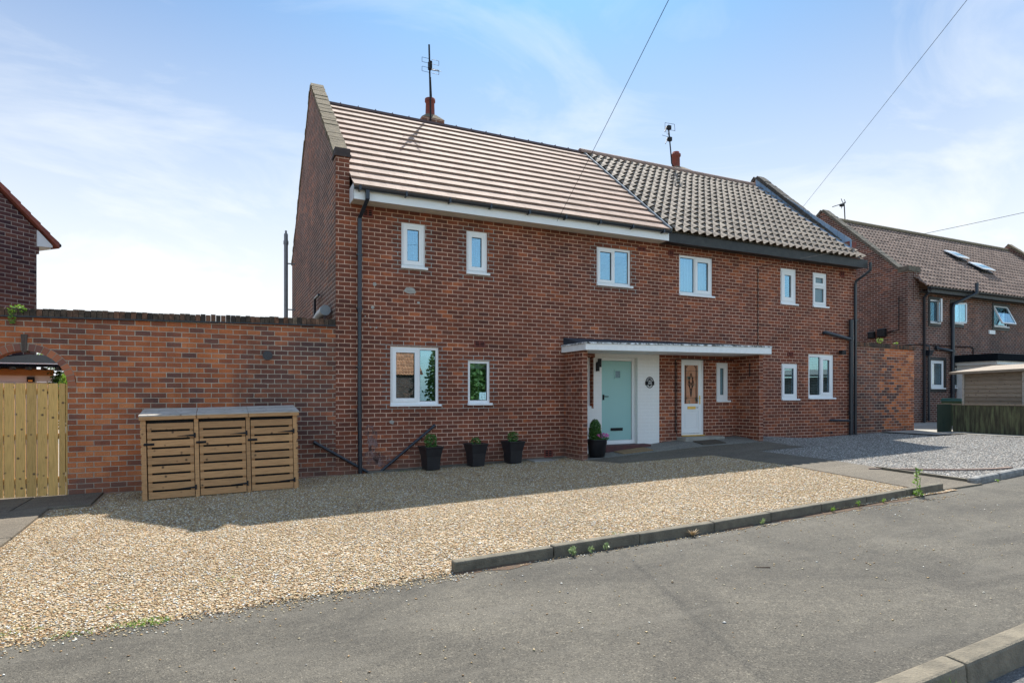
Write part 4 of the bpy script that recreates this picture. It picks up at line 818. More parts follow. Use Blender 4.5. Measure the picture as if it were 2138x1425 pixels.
# glazed white door
w = MB(); bars(w, 10.13, 10.86, .49, 2.37, FY+.05, FY+.12, .06); w.build('door_frame', 'white', hr)
w = MB(); bars(w, 10.19, 10.80, .56, 2.31, FY+.062, FY+.11, .085); w.box(10.2755, 10.7145, FY+.064, FY+.108, 1.10, 1.28); w.box(10.276, 10.714, FY+.075, FY+.10, .646, 1.10); bars(w, 10.30, 10.69, .70, 1.05, FY+.068, FY+.0745, .02); dr = w.build('front_door', 'white', hr, bevel=.002, label='white front door with leaded stained glass')
w = MB(); w.box(10.2755, 10.7145, FY+.082, FY+.088, 1.281, 2.224); w.build('stained_glass', 'leadlight', dr)
w = MB(); yl = FY+.079
for a, b in (((10.33, 1.285), (10.33, 2.22)), ((10.66, 1.285), (10.66, 2.22)), ((10.28, 1.42), (10.71, 1.42)), ((10.28, 2.08), (10.71, 2.08)), ((10.28, 1.93), (10.71, 1.93)), ((10.43, 1.93), (10.495, 1.45)), ((10.56, 1.93), (10.495, 1.45)), ((10.40, 1.76), (10.495, 2.03)), ((10.59, 1.76), (10.495, 2.03)), ((10.40, 1.76), (10.495, 1.62)), ((10.59, 1.76), (10.495, 1.62)), ((10.44, 1.83), (10.55, 1.70)), ((10.55, 1.83), (10.44, 1.70)), ((10.28, 1.33), (10.36, 1.42)), ((10.71, 1.33), (10.63, 1.42)), ((10.33, 2.15), (10.40, 2.22)), ((10.66, 2.15), (10.59, 2.22))): w.bar((a[0], yl, a[1]), (b[0], yl, b[1]), .022, .006)
w.build('leading', 'blackmetal', dr)
w = MB(); w.box(10.37, 10.62, FY+.052, FY+.0635, 1.15, 1.215); w.box(10.39, 10.60, FY+.048, FY+.052, 1.165, 1.20); w.build('letterbox', 'brass', dr)
w = MB(); w.box(10.742, 10.768, FY+.052, FY+.062, 1.27, 1.48); w.bar((10.755, FY+.03, 1.42), (10.70, FY+.03, 1.42), .014); w.bar((10.755, FY+.03, 1.42), (10.755, FY+.055, 1.42), .012); w.build('handle', 'brass', dr)
text_obj('number', '107', .055, (10.675, FY+.0615, 1.185), 'grey', dr, .001)
w = MB(); w.box(10.14, 10.85, FY-.01, FY+.05, .49, .52); w.build('threshold', 'brass', hr)
w = MB(); w.box(9.98, 11.2, FY-.33, FY-.002, .1, .485); w.build('doorstep', 'concrete_pale', hr, bevel=.01)
w = MB(); w.box(11.87, 12.0, 11.03, FY-.001, -.2, 2.47); w.build('porch_fin', 'brick_right', hr)
w = MB(); w.tube([(9.93, FY-.012, .6), (9.93, FY-.012, 2.30), (9.97, FY-.012, 2.36), (11.8, FY-.012, 2.37)], .012, 6); w.tube([(12.644, FY-.01, 4.78), (12.644, FY-.01, 2.68)], .010, 6); w.tube([(9.98, FY-.012, 2.3), (9.98, FY-.012, .5)], .008, 6); w.build('cable', 'blackmetal', hr)
w = MB(); w.bar((11.86, 11.3, 2.25), (11.82, 11.3, 2.25), .03); w.tube([(11.84, 11.3, 2.24), (11.84, 11.3, 2.02), (11.86, 11.32, 1.95)], .011, 6); w.build('hook', 'blackmetal', hr)
w = MB(); px = 16.36; w.tube([(px+.10, EY-.02, 5.20), (px+.10, EY-.02, 4.98), (px+.06, EY+.1, 4.88), (px+.01, FY-.07, 4.72), (px, FY-.06, 4.62), (px, FY-.06, .30)], .038, 10)
for z in (3.6, 2.4, 1.2): w.box(px-.05, px+.05, FY-.1, FY, z, z+.03)
w.build('downpipe', 'black', hr)
w = MB(); sx_ = 16.14; w.tube([(sx_, FY-.09, .3), (sx_, FY-.09, 3.62)], .058, 12); w.tube([(15.10, FY-.02, 3.21), (15.10, FY-.09, 3.21), (15.13, FY-.09, 3.205), (sx_, FY-.09, 3.06)], .05, 12)
for z in (.95, 2.0, 3.05): w.tube([(sx_, FY-.09, z), (sx_, FY-.09, z+.09)], .07, 12)
w.tube([(15.35, FY-.03, .80), (15.35, FY-.07, .80), (sx_, FY-.09, .77)], .028, 8); w.tube([(15.42, FY, .45), (15.42, FY-.05, .45)], .02, 6); w.build('soil_pipe', 'black', hr)
fl = MB(); fl.box(15.68, 15.84, FY-.16, FY-.06, 2.63, 2.74); fl.bar((15.76, FY, 2.72), (15.76, FY-.08, 2.70), .04); tag(fl.build('floodlight', 'blackmetal', loc=(15.76, FY, 2.68)), 'small black floodlight high beside the right soil pipe', 'floodlight')
w = MB(); w.box(13.25, 13.75, 15.6, 16.2, 7.5, 8.68); w.box(13.2, 13.8, 15.55, 16.25, 8.60, 8.72); ch = w.build('chimney', 'gable', hr)
w = MB(); w.hexa([(13.2,15.55,8.72),(13.8,15.55,8.72),(13.8,16.25,8.72),(13.2,16.25,8.72),(13.30,15.75,8.86),(13.6,15.75,8.86),(13.6,16.05,8.86),(13.30,16.05,8.86)]); w.build('flaunching', 'coping', ch)
w = MB(); w.lathe((13.42, 15.9, 8.84), [(.13, 0), (.125, .36), (.155, .38), (.155, .45), (.11, .46), (.11, .52), (.09, .52), (.09, .3)], 18); w.build('chimney_pot', 'terracotta', ch)

# ------------------------------------------------------------------ aerials and wires
def rods(mb, rods_, r=.008):
    for a, b in rods_: mb.tube([a, b], r, 6)
a1 = thing('tv_aerial', 'tall black mast aerial strapped to the left chimney', 'aerial', (5.05, 15.72, 8.5), 'rooftop television aerials')
w = MB(); w.tube([(5.07, 15.68, 8.3), (5.05, 15.68, 9.5), (5.02, 15.68, 10.7)], .024, 8); w.tube([(5.06, 15.68, 9.85), (5.16, 15.9, 9.42)], .014, 6); w.build('mast', 'blackmetal', a1)
w = MB(); cz = 10.12
for sx_ in (-1, 1):
    for z in (cz-.18, cz-.06, cz+.06, cz+.18): w.tube([(5.04+sx_*.03, 15.62, z), (5.04+sx_*.23, 15.62, z)], .005, 5)
    for z0_ in (-.18, .06): w.tube([(5.04+sx_*.23, 15.62, cz+z0_), (5.04+sx_*.23, 15.62, cz+z0_+.12)], .006, 5)
w.build('reflector', 'blackmetal', a1)
w = MB(); w.tube([(5.04, 15.62, 10.02), (5.1, 15.1, 9.75)], .013, 6); w.tube([(5.04, 15.66, 9.7), (5.0, 15.5, 9.75)], .02, 6); w.box(5.0, 5.08, 15.6, 15.72, 10.05, 10.25)
for k in range(6): yy = 15.55-k*.08; zz = 10.0-k*.045; w.tube([(4.97+k*.01, yy, zz), (5.15+k*.008, yy, zz)], .004, 5)
w.build('boom', 'blackmetal', a1)
a2 = thing('tv_aerial', 'double antenna aerial on a cranked mast beside the right chimney', 'aerial', (13.1, 15.9, 8.7), 'rooftop television aerials')
w = MB(); w.tube([(13.28, 15.7, 8.62), (13.08, 15.7, 8.88), (13.05, 15.7, 9.2), (12.95, 15.7, 10.05)], .02, 8); w.build('mast', 'blackmetal', a2)
w = MB()
for (cx_, cz_) in ((12.94, 9.98), (12.97, 9.62)): w.tube([(cx_+.1, 15.68, cz_), (cx_-.15, 15.6, cz_-.02), (cx_-.46, 15.3, cz_-.36)], .013, 6); w.box(cx_-.07, cx_+.05, 15.6, 15.7, cz_-.07, cz_+.05)
w.build('boom', 'blackmetal', a2)
w = MB(); rods(w, [((12.75,15.62,10.08),(12.75,15.62,9.86)),((13.13,15.62,10.1),(13.15,15.62,9.88)),((12.75,15.62,10.08),(13.13,15.62,10.1)),((12.75,15.62,9.88),(13.15,15.62,9.9)),((12.75,15.62,9.96),(13.0,15.62,9.98)),((12.86,15.6,9.76),(12.92,15.6,9.52)),((12.62,15.6,9.66),(12.9,15.6,9.64)),((12.75,15.6,9.9),(12.75,15.6,9.8))], .006)
for k in range(5): w.tube([(12.78-k*.06-.05, 15.5-k*.05, 9.84-k*.06+.05), (12.78-k*.06+.05, 15.5-k*.05, 9.84-k*.06-.05)], .003, 5)
w.build('reflector', 'blackmetal', a2)
def wire(name, a, b, sag, r, label, mat='blackmetal', group='overhead telephone wires'):
    r = r*.6
    a, b = Vector(a), Vector(b); pts = [a.lerp(b, k/24)-Vector((0, 0, sag*4*(k/24)*(1-k/24))) for k in range(25)]
    m = MB(); m.tube(pts, r, 5); return tag(m.build(name, mat, loc=a), label, 'wire', group)
wire('telephone_wire', (6.40, 11.30, 5.12), (1.1, -5.2, 7.6), .12, .0065, 'thin wire dropping in front of the left tiled roof to the fascia')
wire('telephone_wire', (20.46, 16.86, 8.78), (7.9, .22, 9.38), .03, .009, 'wire crossing the upper right sky above the dark sloping parapet')
wire('telephone_wire', (12.644, 11.78, 4.80), (16.9, 7.7, 5.72), .02, .009, 'wire from the right hand facade sloping up past the far house')

# ================================================================== LEFT GARDEN WALL, ARCH, GATE
gw = thing('garden_wall', 'orange brick garden wall with arched gateway left of the houses', 'garden wall', (-1, 11.8, H(-1, 11.8)))
def top(x): return 2.725+.0172*(x-0)
w = MB(); cxA, rA, zA = -2.68, .545, 1.625; rO = rA+.115; Yb = FY+.23
def col(x0, x1, z0f, z1f):
    for y_, fl_ in ((FY, False), (Yb, True)):
        q = [(x0,y_,z0f(x0)),(x1,y_,z0f(x1)),(x1,y_,z1f(x1)),(x0,y_,z1f(x0))]; w.quad(*(q[::-1] if fl_ else q))
col(cxA+rA, XL, lambda x: -.6 if x > cxA+rA else -.6, top) if False else None
n = 40
col(cxA+rO, -.0, lambda x: -.6, top); col(0, XL-.001, lambda x: -.6, top); col(-9, cxA-rO, lambda x: -.6, top)
col(cxA+rA, cxA+rO, lambda x: -.6, lambda x: zA); col(cxA-rO, cxA-rA, lambda x: -.6, lambda x: zA)
for k in range(n):
    x0 = cxA-rO+2*rO*k/n; x1 = cxA-rO+2*rO*(k+1)/n; f_ = lambda x: zA+math.sqrt(max(0, rO**2-(x-cxA)**2)); col(x0, x1, f_, top)
w.quad((cxA+rA,FY,-.6),(cxA+rA,Yb,-.6),(cxA+rA,Yb,zA),(cxA+rA,FY,zA)); w.quad((cxA-rA,FY,-.6),(cxA-rA,FY,zA),(cxA-rA,Yb,zA),(cxA-rA,Yb,-.6))
w.quad((-9,FY,top(-9)),(XL,FY,top(XL)),(XL,Yb,top(XL)),(-9,Yb,top(-9)))
w.build('wall', 'garden', gw)
def voussoir_mat():
    m, n, l, p = new_mat('arch_brick'); g = n.new('ShaderNodeNewGeometry'); r = ramp(n, [(0, (.13, .07, .065)), (.4, (.30, .10, .055)), (1, (.45, .15, .07))]); l.new(g.outputs['Random Per Island'], r.inputs[0]); l.new(r.outputs[0], p.inputs['Base Color']); p.inputs['Roughness'].default_value = .9; return m
w = MB(); nv = 21; g2 = MB()
for k in range(nv):
    a, b = math.pi*(k+.06)/nv, math.pi*(k+.94)/nv; j = random.uniform(-.002, .003)
    if k == nv//2: continue
    P = [(cxA+r*math.cos(t), y_, zA+r*math.sin(t)) for y_ in (FY-.004-j, Yb+.003) for t, r in ((a, rA), (a, rO-.006), (b, rO-.006), (b, rA))]
    w.add(P, [(0,1,2,3)[::-1], (4,5,6,7), (0,3,7,4), (1,5,6,2), (0,4,5,1), (3,2,6,7)])
for k in range(nv*2):
    a, b = math.pi*k/nv/2, math.pi*(k+1)/nv/2
    P = [(cxA+r*math.cos(t), y_, zA+r*math.sin(t)) for y_ in (FY, Yb) for t, r in ((a, rA+.004), (a, rO), (b, rO), (b, rA+.004))]
    g2.add(P, [(0,1,2,3)[::-1], (4,5,6,7), (0,3,7,4)])
ar = w.build('arch', voussoir_mat(), gw); g2.build('mortar', plain('arch_mortar', (.36, .30, .23), (.25, .2, .16), .95, 9), ar)
w = MB(); w.hexa([(cxA-.03,FY-.02,zA+rA-.02),(cxA+.025,FY-.02,zA+rA-.02),(cxA+.025,FY+.2,zA+rA-.02),(cxA-.03,FY+.2,zA+rA-.02),(cxA-.045,FY-.02,zA+rA+.25),(cxA+.04,FY-.02,zA+rA+.25),(cxA+.04,FY+.2,zA+rA+.25),(cxA-.045,FY+.2,zA+rA+.25)]); w.build('keystone', plain('tile_keystone', (.13, .085, .065), (.05, .04, .035), .9, 30, .6, 60, stretch=(6, 1, .3)), ar)
w = MB(); x = -9.0
while x < XL-.02:
    x2 = min(x+.078, XL-.003); j = random.uniform(-.008, .010); zt = top(x)
    w.box(x, x2-.006, FY-.035+random.uniform(-.006, .006), Yb+.02, zt+.022, zt+.135+j); x = x2
def capmat():
    m, n, l, p = new_mat('mossy_cap_brick'); g = n.new('ShaderNodeNewGeometry'); r = ramp(n, [(0, (.035, .028, .025)), (.45, (.085, .06, .045)), (.8, (.14, .07, .045)), (.94, (.19, .09, .055)), (1, (.16, .13, .10))]); l.new(g.outputs['Random Per Island'], r.inputs[0])
    t = n.new('ShaderNodeTexCoord'); f = noise(n, l, t.outputs['Object'], 16, 6, .7); r2 = ramp(n, [(.35, (.45, .45, .40)), (.6, (1.15, 1.1, 1.0)), (.72, (1.9, 1.85, 1.7))]); l.new(f, r2.inputs[0])
    l.new(mixrgb(n, l, 1.0, r.outputs[0], r2.outputs[0], 'MULTIPLY'), p.inputs['Base Color']); p.inputs['Roughness'].default_value = .95; return m
w.build('coping', capmat(), gw)
w = MB(); w.hexa([(-9,FY-.05,top(-9)+.0),(XL-.003,FY-.05,top(XL)),(XL-.003,Yb+.03,top(XL)),(-9,Yb+.03,top(-9)),(-9,FY-.045,top(-9)+.021),(XL-.003,FY-.045,top(XL)+.021),(XL-.003,Yb+.03,top(XL)+.021),(-9,Yb+.03,top(-9)+.021)]); w.build('tile_crease', 'blacktimber', gw)
w = MB(); w.tube([(.795, FY+.005, 2.19), (.795, FY-.022, 2.19)], .08, 28); w.tube([(.795, FY-.022, 2.19), (.795, FY-.03, 2.19)], .055, 24)
for k in range(4): w.box(.76, .83, FY-.036, FY-.03, 2.16+k*.018, 2.167+k*.018)
tag(w.build('extractor_vent', 'black', loc=(.795, FY, 2.19)), 'round black extractor vent on the brick wall above the bin store', 'vent')
gt_ = thing('garden_gate', 'pale timber board gate filling the arched opening', 'gate', (-2.68, 11.9, H(-2.68, 11.9)))
w = MB(); x = -3.21; ww = .137
for k in range(8):
    x2 = min(x+ww-.014, -2.17); w.box(x, x2, FY+.03, FY+.052, -.075+random.uniform(-.003, .003), 1.672); x += ww
w.build('boards', 'gatewood', gt_)
w = MB(); w.box(-2.158, -2.138, FY+.02, FY+.09, -.09, 1.66); w.box(-3.222, -3.213, FY+.02, FY+.09, -.09, 1.66); w.build('gate_post', 'gatewood', gt_)
w = MB()
for z in (.12, .8, 1.5): w.box(-3.2, -2.16, FY+.0525, FY+.085, z, z+.09)
w.build('rail', 'gatewood', gt_)
w = MB(); w.lathe((-3.02, FY+.0, .70), [(0, 0), (.026, .004), (.03, .02), (.02, .035), (0, .04)], 14); w.build('latch', 'tinfoil', gt_)
# weeds on wall top and gate surroundings
def plant(name, label, loc, parts, cat='weed', group=None):
    t = thing(name, label, cat, loc, group)
    for nm, mb, mt in parts: mb.build(nm, mt, t)
    return t
w = MB(); w.leaves((-2.76, FY-.05, top(-2.7)+.12), (.11, .06, .06), 60, .05); w.leaves((-2.82, FY-.07, top(-2.7)-.0), (.05, .03, .13), 50, .045)
plant('wall_fern', 'small bright green plant growing from the top of the wall above the arch', (-2.78, FY, top(-2.7)), [('foliage', w, 'leaf_bright')], 'plant')

# ------------------------------------------------------------------ bin store
bs = thing('bin_store', 'triple timber bin store with slatted doors against the garden wall', 'bin store', (-1.0, 10.6, -.085))
X0, Y0, Z0 = -1.0, 10.6, -.085; BW, BD, BH = 2.18, .78, 1.20
w = MB()
for px in (X0, X0+.695, X0+1.42, X0+BW-.06): 
    w.box(px, px+.058, Y0, Y0+.05, Z0, Z0+BH)
    w.box(px, px+.058, Y0+BD-.05, Y0+BD, Z0, Z0+BH+.03)
w.box(X0-.002, X0+BW+.002, Y0-.006, Y0+.04, Z0+BH, Z0+BH+.055)
for k in range(9):
    z = Z0+.03+k*.132; w.box(X0-.012, X0, Y0, Y0+BD, z, z+.105); w.box(X0+BW, X0+BW+.012, Y0, Y0+BD, z, z+.105)
w.box(X0, X0+BW, Y0+BD-.02, Y0+BD-.005, Z0+.05, Z0+BH); w.build('frame', 'pine', bs)
w = MB(); w.box(X0+.06, X0+BW-.06, Y0+.09, Y0+.10, Z0+.04, Z0+BH-.01); w.build('interior_shade_sheet', 'blackmetal', bs)  # black sheet behind the doors standing in for the shade inside
bays = [(X0+.075, X0+.685), (X0+.765, X0+1.41), (X0+1.49, X0+BW-.07)]
for bi, (a, b) in enumerate(bays):
    w = MB(); ns = 9; sh = (BH-.05)/ns
    for k in range(ns):
        z = Z0+.03+k*sh; w.box(a, b, Y0-.004, Y0+.018, z, z+sh-.031)
    w.box(a+.0, a+.05, Y0+.019, Y0+.04, Z0+.03, Z0+BH-.06); w.box(b-.05, b, Y0+.019, Y0+.04, Z0+.03, Z0+BH-.06)
    d = w.build('door', 'pine', bs)
    for z in (Z0+.16, Z0+BH-.25):
        w = MB(); w.add([(b+.01,Y0-.012,z-.012),(b+.01,Y0-.012,z+.018),(b-.22,Y0-.012,z+.0),(b-.22,Y0-.012,z-.004),(b+.01,Y0-.006,z-.012),(b+.01,Y0-.006,z+.018),(b-.22,Y0-.006,z+.0),(b-.22,Y0-.006,z-.004)], [(0,1,2,3)[::-1],(0,3,7,4),(1,5,6,2),(2,6,7,3)]); w.box(b+.005, b+.03, Y0-.014, Y0-.005, z-.035, z+.04); w.build('hinge', 'blackmetal', d)
    w = MB(); zz = Z0+BH-.36; w.box(a-.045, a+.09, Y0-.014, Y0-.006, zz-.018, zz+.018); w.tube([(a-.05, Y0-.022, zz), (a+.07, Y0-.022, zz)], .008, 8); w.box(a+.03, a+.045, Y0-.045, Y0-.014, zz-.008, zz+.012); w.build('bolt', 'blackmetal', d)
for bi, (a, b) in enumerate(((X0-.03, X0+.725), (X0+.735, X0+1.455), (X0+1.46, X0+BW+.035))):
    w = MB()
    for k in range(7):
        y0_ = Y0-.035+k*.118; y1_ = y0_+.116; za = Z0+BH+.058+(y0_-Y0)*.10; zb = Z0+BH+.058+(y1_-Y0)*.10
        w.hexa([(a,y0_,za),(b,y0_,za),(b,y1_,zb),(a,y1_,zb),(a,y0_,za+.018),(b,y0_,za+.018),(b,y1_,zb+.018),(a,y1_,zb+.018)])
    l_ = w.build('lid', 'pine_grey', bs)
    w = MB(); w.box(a+.004, b-.004, Y0-.032, Y0-.007, Z0+BH+.002, Z0+BH+.053); w.build('lid_front', 'pine', l_)
bs.rotation_euler = (0, -.021, 0)

# ------------------------------------------------------------------ planters, mats
def tall_pot(x, y, label, leaf, tilt, crown):
    z = H(x, y)+.03; t = thing('planter', label, 'planter', (x, y, z), 'tall black planters along the wall')
    ca, sa = math.cos(tilt), math.sin(tilt); m = MB()
    prof = [(.125, 0), (.145, .25), (.175, .40), (.188, .43), (.188, .445), (.168, .445), (.165, .40)]
    for i in range(len(prof)-1):
        (r0, z0_), (r1, z1_) = prof[i], prof[i+1]
        for k in range(4):
            cs = [(-1,-1),(1,-1),(1,1),(-1,1)]; c0, c1 = cs[k], cs[(k+1) % 4]
            P = [(c0, r0, z0_), (c1, r0, z0_), (c1, r1, z1_), (c0, r1, z1_)]
            m.add([(x+(c[0]*ca-c[1]*sa)*r, y+(c[0]*sa+c[1]*ca)*r, z+h) for c, r, h in P], [(0,1,2,3)])
    m.build('pot', 'pot', t)
    s_ = MB(); s_.add([(x+(c[0]*ca-c[1]*sa)*.16, y+(c[0]*sa+c[1]*ca)*.16, z+.40) for c in ((-1,-1),(1,-1),(1,1),(-1,1))], [(0,1,2,3)]); s_.build('soil', 'dirt', t)
    f = MB(); f.leaves((x, y, z+.46+crown*.3), (.10+crown*.1, .10, .07+crown*.35), leaf, .045); f.build('foliage', 'leaf', t)
    st = MB()
    for k in range(5): st.tube([(x, y, z+.38), (x+random.uniform(-.06, .06), y+random.uniform(-.04, .04), z+.5)], .004, 5)
    st.build('stem', 'bark', t)
tall_pot(3.70, 11.45, 'tall square black planter with fullest leaves, nearest the diagonal pipe', 420, .12, .24)
tall_pot(4.64, 11.47, 'tall black planter with sparse leaves and a silver glint, below the small window', 150, .12, .06)
tall_pot(5.46, 11.47, 'tall black planter with a tight green tuft, nearest the porch', 300, .12, .18)
m = MB(); m.box(5.9, 6.45, 11.35, 11.76, H(6.2, 11.6)+.0, H(6.2, 11.6)+.035); tag(m.build('paving_slab', 'concrete_pale', loc=(6.2, 11.55, H(6.2, 11.6)), bevel=.006), 'pale square paving slab on the gravel against the wall beside the porch', 'slab')
t = thing('round_planter', 'round black pot with cone topiary and pink flowers by the mint door', 'planter', (7.33, 11.2, H(7.33, 11.2)+.028))
px, py, pz = 7.33, 11.22, H(7.33, 11.2)+.028
m = MB(); m.lathe((px, py, pz), [(0, 0), (.165, 0), (.205, .27), (.215, .285), (.215, .36), (.225, .365), (.225, .375), (.20, .375), (.19, .33), (0, .33)], 28); m.build('pot', 'pot', t)
m = MB(); m.leaves((px-.03, py+.02, pz+.56), (.13, .13, .24), 3000, .032); m.leaves((px-.03, py+.02, pz+.46), (.15, .14, .16), 1600, .03); m.build('topiary', 'leaf', t)
m = MB(); m.leaves((px+.08, py-.06, pz+.40), (.17, .14, .05), 260, .035); m.build('foliage', 'leaf', t)
m = MB(); m.leaves((px+.08, py-.09, pz+.46), (.16, .10, .045), 150, .038, aspect=.9); m.build('flowers', 'pink', t)
m = MB(); m.leaves((px+.18, py-.09, pz+.45), (.06, .08, .05), 22, .03, aspect=.9); m.build('white_flowers', 'whitepetal', t)
def doormat(x0, x1, y0, y1, dz, mat, label):
    m = MB(); n = 8
    for k in range(n):
        a = x0+(x1-x0)*k/n; b = x0+(x1-x0)*(k+1)/n
        m.hexa([(a,y0,H(a,y0)+dz),(b,y0,H(b,y0)+dz),(b,y1,H(b,y1)+dz),(a,y1,H(a,y1)+dz),(a,y0,H(a,y0)+dz+.018),(b,y0,H(b,y0)+dz+.018),(b,y1,H(b,y1)+dz+.018),(a,y1,H(a,y1)+dz+.018)])
    tag(m.build('doormat', mat, loc=(x0, y0, H(x0, y0))), label, 'doormat')
doormat(7.95, 8.75, 11.12, 11.48, .029, 'mat', 'tan doormat on the porch floor below the mint door')
doormat(10.15, 10.85, 11.08, 11.42, .029, 'mat_dark', 'dark brown doormat in front of the white door')

# ------------------------------------------------------------------ weeds along the edging
def tuft(x, y, z, n, h, spread, leafy, label, mat, group='weeds growing along the edging', name='weed'):
    m = MB(); h *= .78; spread *= .78; leafy = int(leafy*.6)
    for k in range(n):
        a = random.uniform(0, 6.28); r = random.uniform(.2, 1)*spread; tip = Vector((x+math.cos(a)*r, y+math.sin(a)*r*.7, z+h*random.uniform(.5, 1))); b = Vector((x, y, z)); s_ = Vector((-math.sin(a), math.cos(a), 0))*.004
        mid = b.lerp(tip, .55)+Vector((0, 0, h*.12)); m.add([b-s_, b+s_, mid+s_*.8, mid-s_*.8, tip], [(0,1,2,3), (3,2,4)])
    if leafy: m.leaves((x, y, z+h*.45), (spread*.8, spread*.6, h*.45), leafy, .028)
    o = m.build(name, mat, loc=(x, y, z)); tag(o, label, 'weed', group)
def hz(x, y): return H(x, y)+.01
tuft(2.93, 4.88, hz(2.93, 4.88), 16, .13, .06, 60, 'pale green weed, first and largest of three near the left end of the edging', 'leaf_pale')
tuft(3.12, 4.88, hz(3.12, 4.88), 10, .09, .05, 34, 'middle small weed of three near the left end of the edging', 'leaf_pale')
tuft(3.30, 4.89, hz(3.3, 4.89), 8, .10, .05, 28, 'third small weed counting from the left end of the edging', 'leaf_pale')
tuft(4.35, 4.90, hz(4.35, 4.9), 60, .09, .13, 0, 'dry brown grass tuft at the middle of the edging', 'leaf_dry', name='grass_tuft')
tuft(5.35, 4.92, hz(5.35, 4.92), 20, .10, .06, 14, 'thin pale weed just right of the dry grass tuft', 'leaf_pale')
tuft(6.55, 4.99, hz(6.55, 4.99), 10, .10, .06, 24, 'bright green weed against the edging right of centre', 'leaf_bright')
tuft(7.05, 5.02, hz(7.05, 5.02), 9, .11, .045, 26, 'upright bright weed in a gap of the edging', 'leaf_bright')
tuft(7.55, 5.04, hz(7.55, 5.04), 8, .08, .05, 18, 'small green weed left of the tall weed', 'leaf_bright')
wt = thing('tall_weed', 'tall yellow green weed standing at the right end of the edging', 'weed', (8.32, 5.10, hz(8.32, 5.1)))
m = MB(); m.tube([(8.32, 5.10, H(8.3, 5.1)), (8.33, 5.10, H(8.3, 5.1)+.2), (8.29, 5.10, H(8.3, 5.1)+.39)], .005, 5); m.tube([(8.36, 5.10, H(8.3, 5.1)), (8.40, 5.10, H(8.3, 5.1)+.25)], .004, 5); m.build('stem', 'leaf_pale', wt)
m = MB()
for k in range(13): m.leaves((8.32+random.uniform(-.02, .05), 5.09, H(8.3, 5.1)+.02+k*.028), (.10-k*.006, .04, .015), 6, .04)
m.leaves((8.34, 5.09, H(8.3, 5.1)+.05), (.08, .05, .04), 34, .042); m.build('leaves', 'leaf_bright', wt)
tuft(3.42, 1.90, H(3.42, 1.93)-.13, 55, .16, .16, 0, 'long bright grass tuft in the gutter below the kerb', 'leaf_bright', None, 'grass_tuft')
tuft(10.4, 5.20, hz(10.4, 5.2), 14, .05, .08, 16, 'low weed at the foot of the whitewashed edging', 'leaf_bright')
m = MB()
for (x, y, r, k) in ((-.42, 4.86, .14, 130), (-.6, 4.88, .1, 30), (-.85, 4.84, .12, 30), (-1.15, 5.1, .15, 20), (-.7, 5.3, .15, 16), (.05, 5.7, .12, 12), (-1.9, 11.3, .15, 40), (3.75, 5.35, .08, 14), (1.0, 4.99, .1, 10), (3.2, 11.55, .08, 20)):
    for _ in range(k):
        a = random.uniform(0, 6.28); q = r*random.random()**.5; xx, yy = x+math.cos(a)*q, y+math.sin(a)*q*.6; zz = H(xx, yy)+.02
        b = random.uniform(0, 6.28); L = random.uniform(.01, .025); m.add([(xx,yy,zz),(xx+.006,yy,zz),(xx+L*math.cos(b),yy+L*math.sin(b),zz+L)], [(0,1,2)])
o = m.build('moss', 'leaf_bright'); o['kind'] = 'stuff'; o['label'] = 'patches of moss and tiny grass in the gravel'; o['category'] = 'moss'
m = MB(); m.bar((4.08, 3.82, H(4, 3.85)+.004), (4.17, 3.76, H(4.2, 3.74)+.004), .009, .007); tag(m.build('twig', 'bark', loc=(4.1, 3.8, H(4.1, 3.8))), 'short thin twig lying on the open pavement', 'twig')

# ================================================================== BEHIND THE LEFT WALL
nl_ = thing('gabled_house', 'dark brick neighbouring house with red verge tiles at the left edge', 'house', (-3.43, 16, H(-3.43, 16)))
sE = .85; exx, ezz = -3.43, 4.98
w = MB(); axx = -7.2; az = ezz+(exx-axx)*sE
w.prism_y([(exx, -.5), (exx, 4.40), (exx, ezz-.04), (axx, az-.04), (2*axx-exx, ezz-.04), (2*axx-exx, -.5)][::-1], 16.0, 16.25); w.prism_x([(16.25, -.5), (24, -.5), (24, 5.1), (16.25, 5.1)], exx-.25, exx)
w.box(exx, exx+.05, 16.0, 16.3, 4.45, 4.62); w.box(exx+.001, exx+.09, 16.0, 16.3, 4.62, 4.72); w.build('gable_wall', 'leftbrick', nl_)
w = MB(); nt = 22
for sgn in (1, -1):
    for k in range(nt):
        L = (exx+.42-axx)/nt; xa = axx+sgn*k*L; xb = axx+sgn*(k+1)*L; za = az+.12-k*L*sE; zb = za-L*sE
        w.hexa([(min(xa,xb),15.93,(za if xa<xb else zb)-.10),(max(xa,xb),15.93,(zb if xa<xb else za)-.10),(max(xa,xb),24.2,(zb if xa<xb else za)-.10),(min(xa,xb),24.2,(za if xa<xb else zb)-.10),
                (min(xa,xb),15.93,(za if xa<xb else zb)+(.0 if sgn>0 else .025)),(max(xa,xb),15.93,(zb if xa<xb else za)+(.025 if sgn>0 else 0)),(max(xa,xb),24.2,(zb if xa<xb else za)+(.025 if sgn>0 else 0)),(min(xa,xb),24.2,(za if xa<xb else zb)+(.0 if sgn>0 else .025))])
w.build('roof', plain('red_verge_tile', (.30, .085, .055), (.20, .06, .045), .75, 4, .2), nl_)
w = MB(); w.prism_y([(exx, 4.60), (exx+.30, 4.64), (exx+.30, 4.68), (exx, 4.94)][::-1], 15.97, 16.02); w.box(exx, exx+.30, 16.02, 24, 4.60, 4.64); w.build('boxed_eaves', 'white', nl_)
w = MB(); w.tube([(exx+.45, 15.98, 4.72), (exx+.45, 24, 4.72)], .045, 10); w.build('gutter', 'black', nl_)
nl_.rotation_euler = (0, 0, math.radians(44.3))
sh = thing('garden_outbuilding', 'white clad outbuilding with black felt roof seen through the arch', 'outbuilding', (-4.5, 14.8, H(-4.5, 14.8)))
w = MB(); zt = 1.86
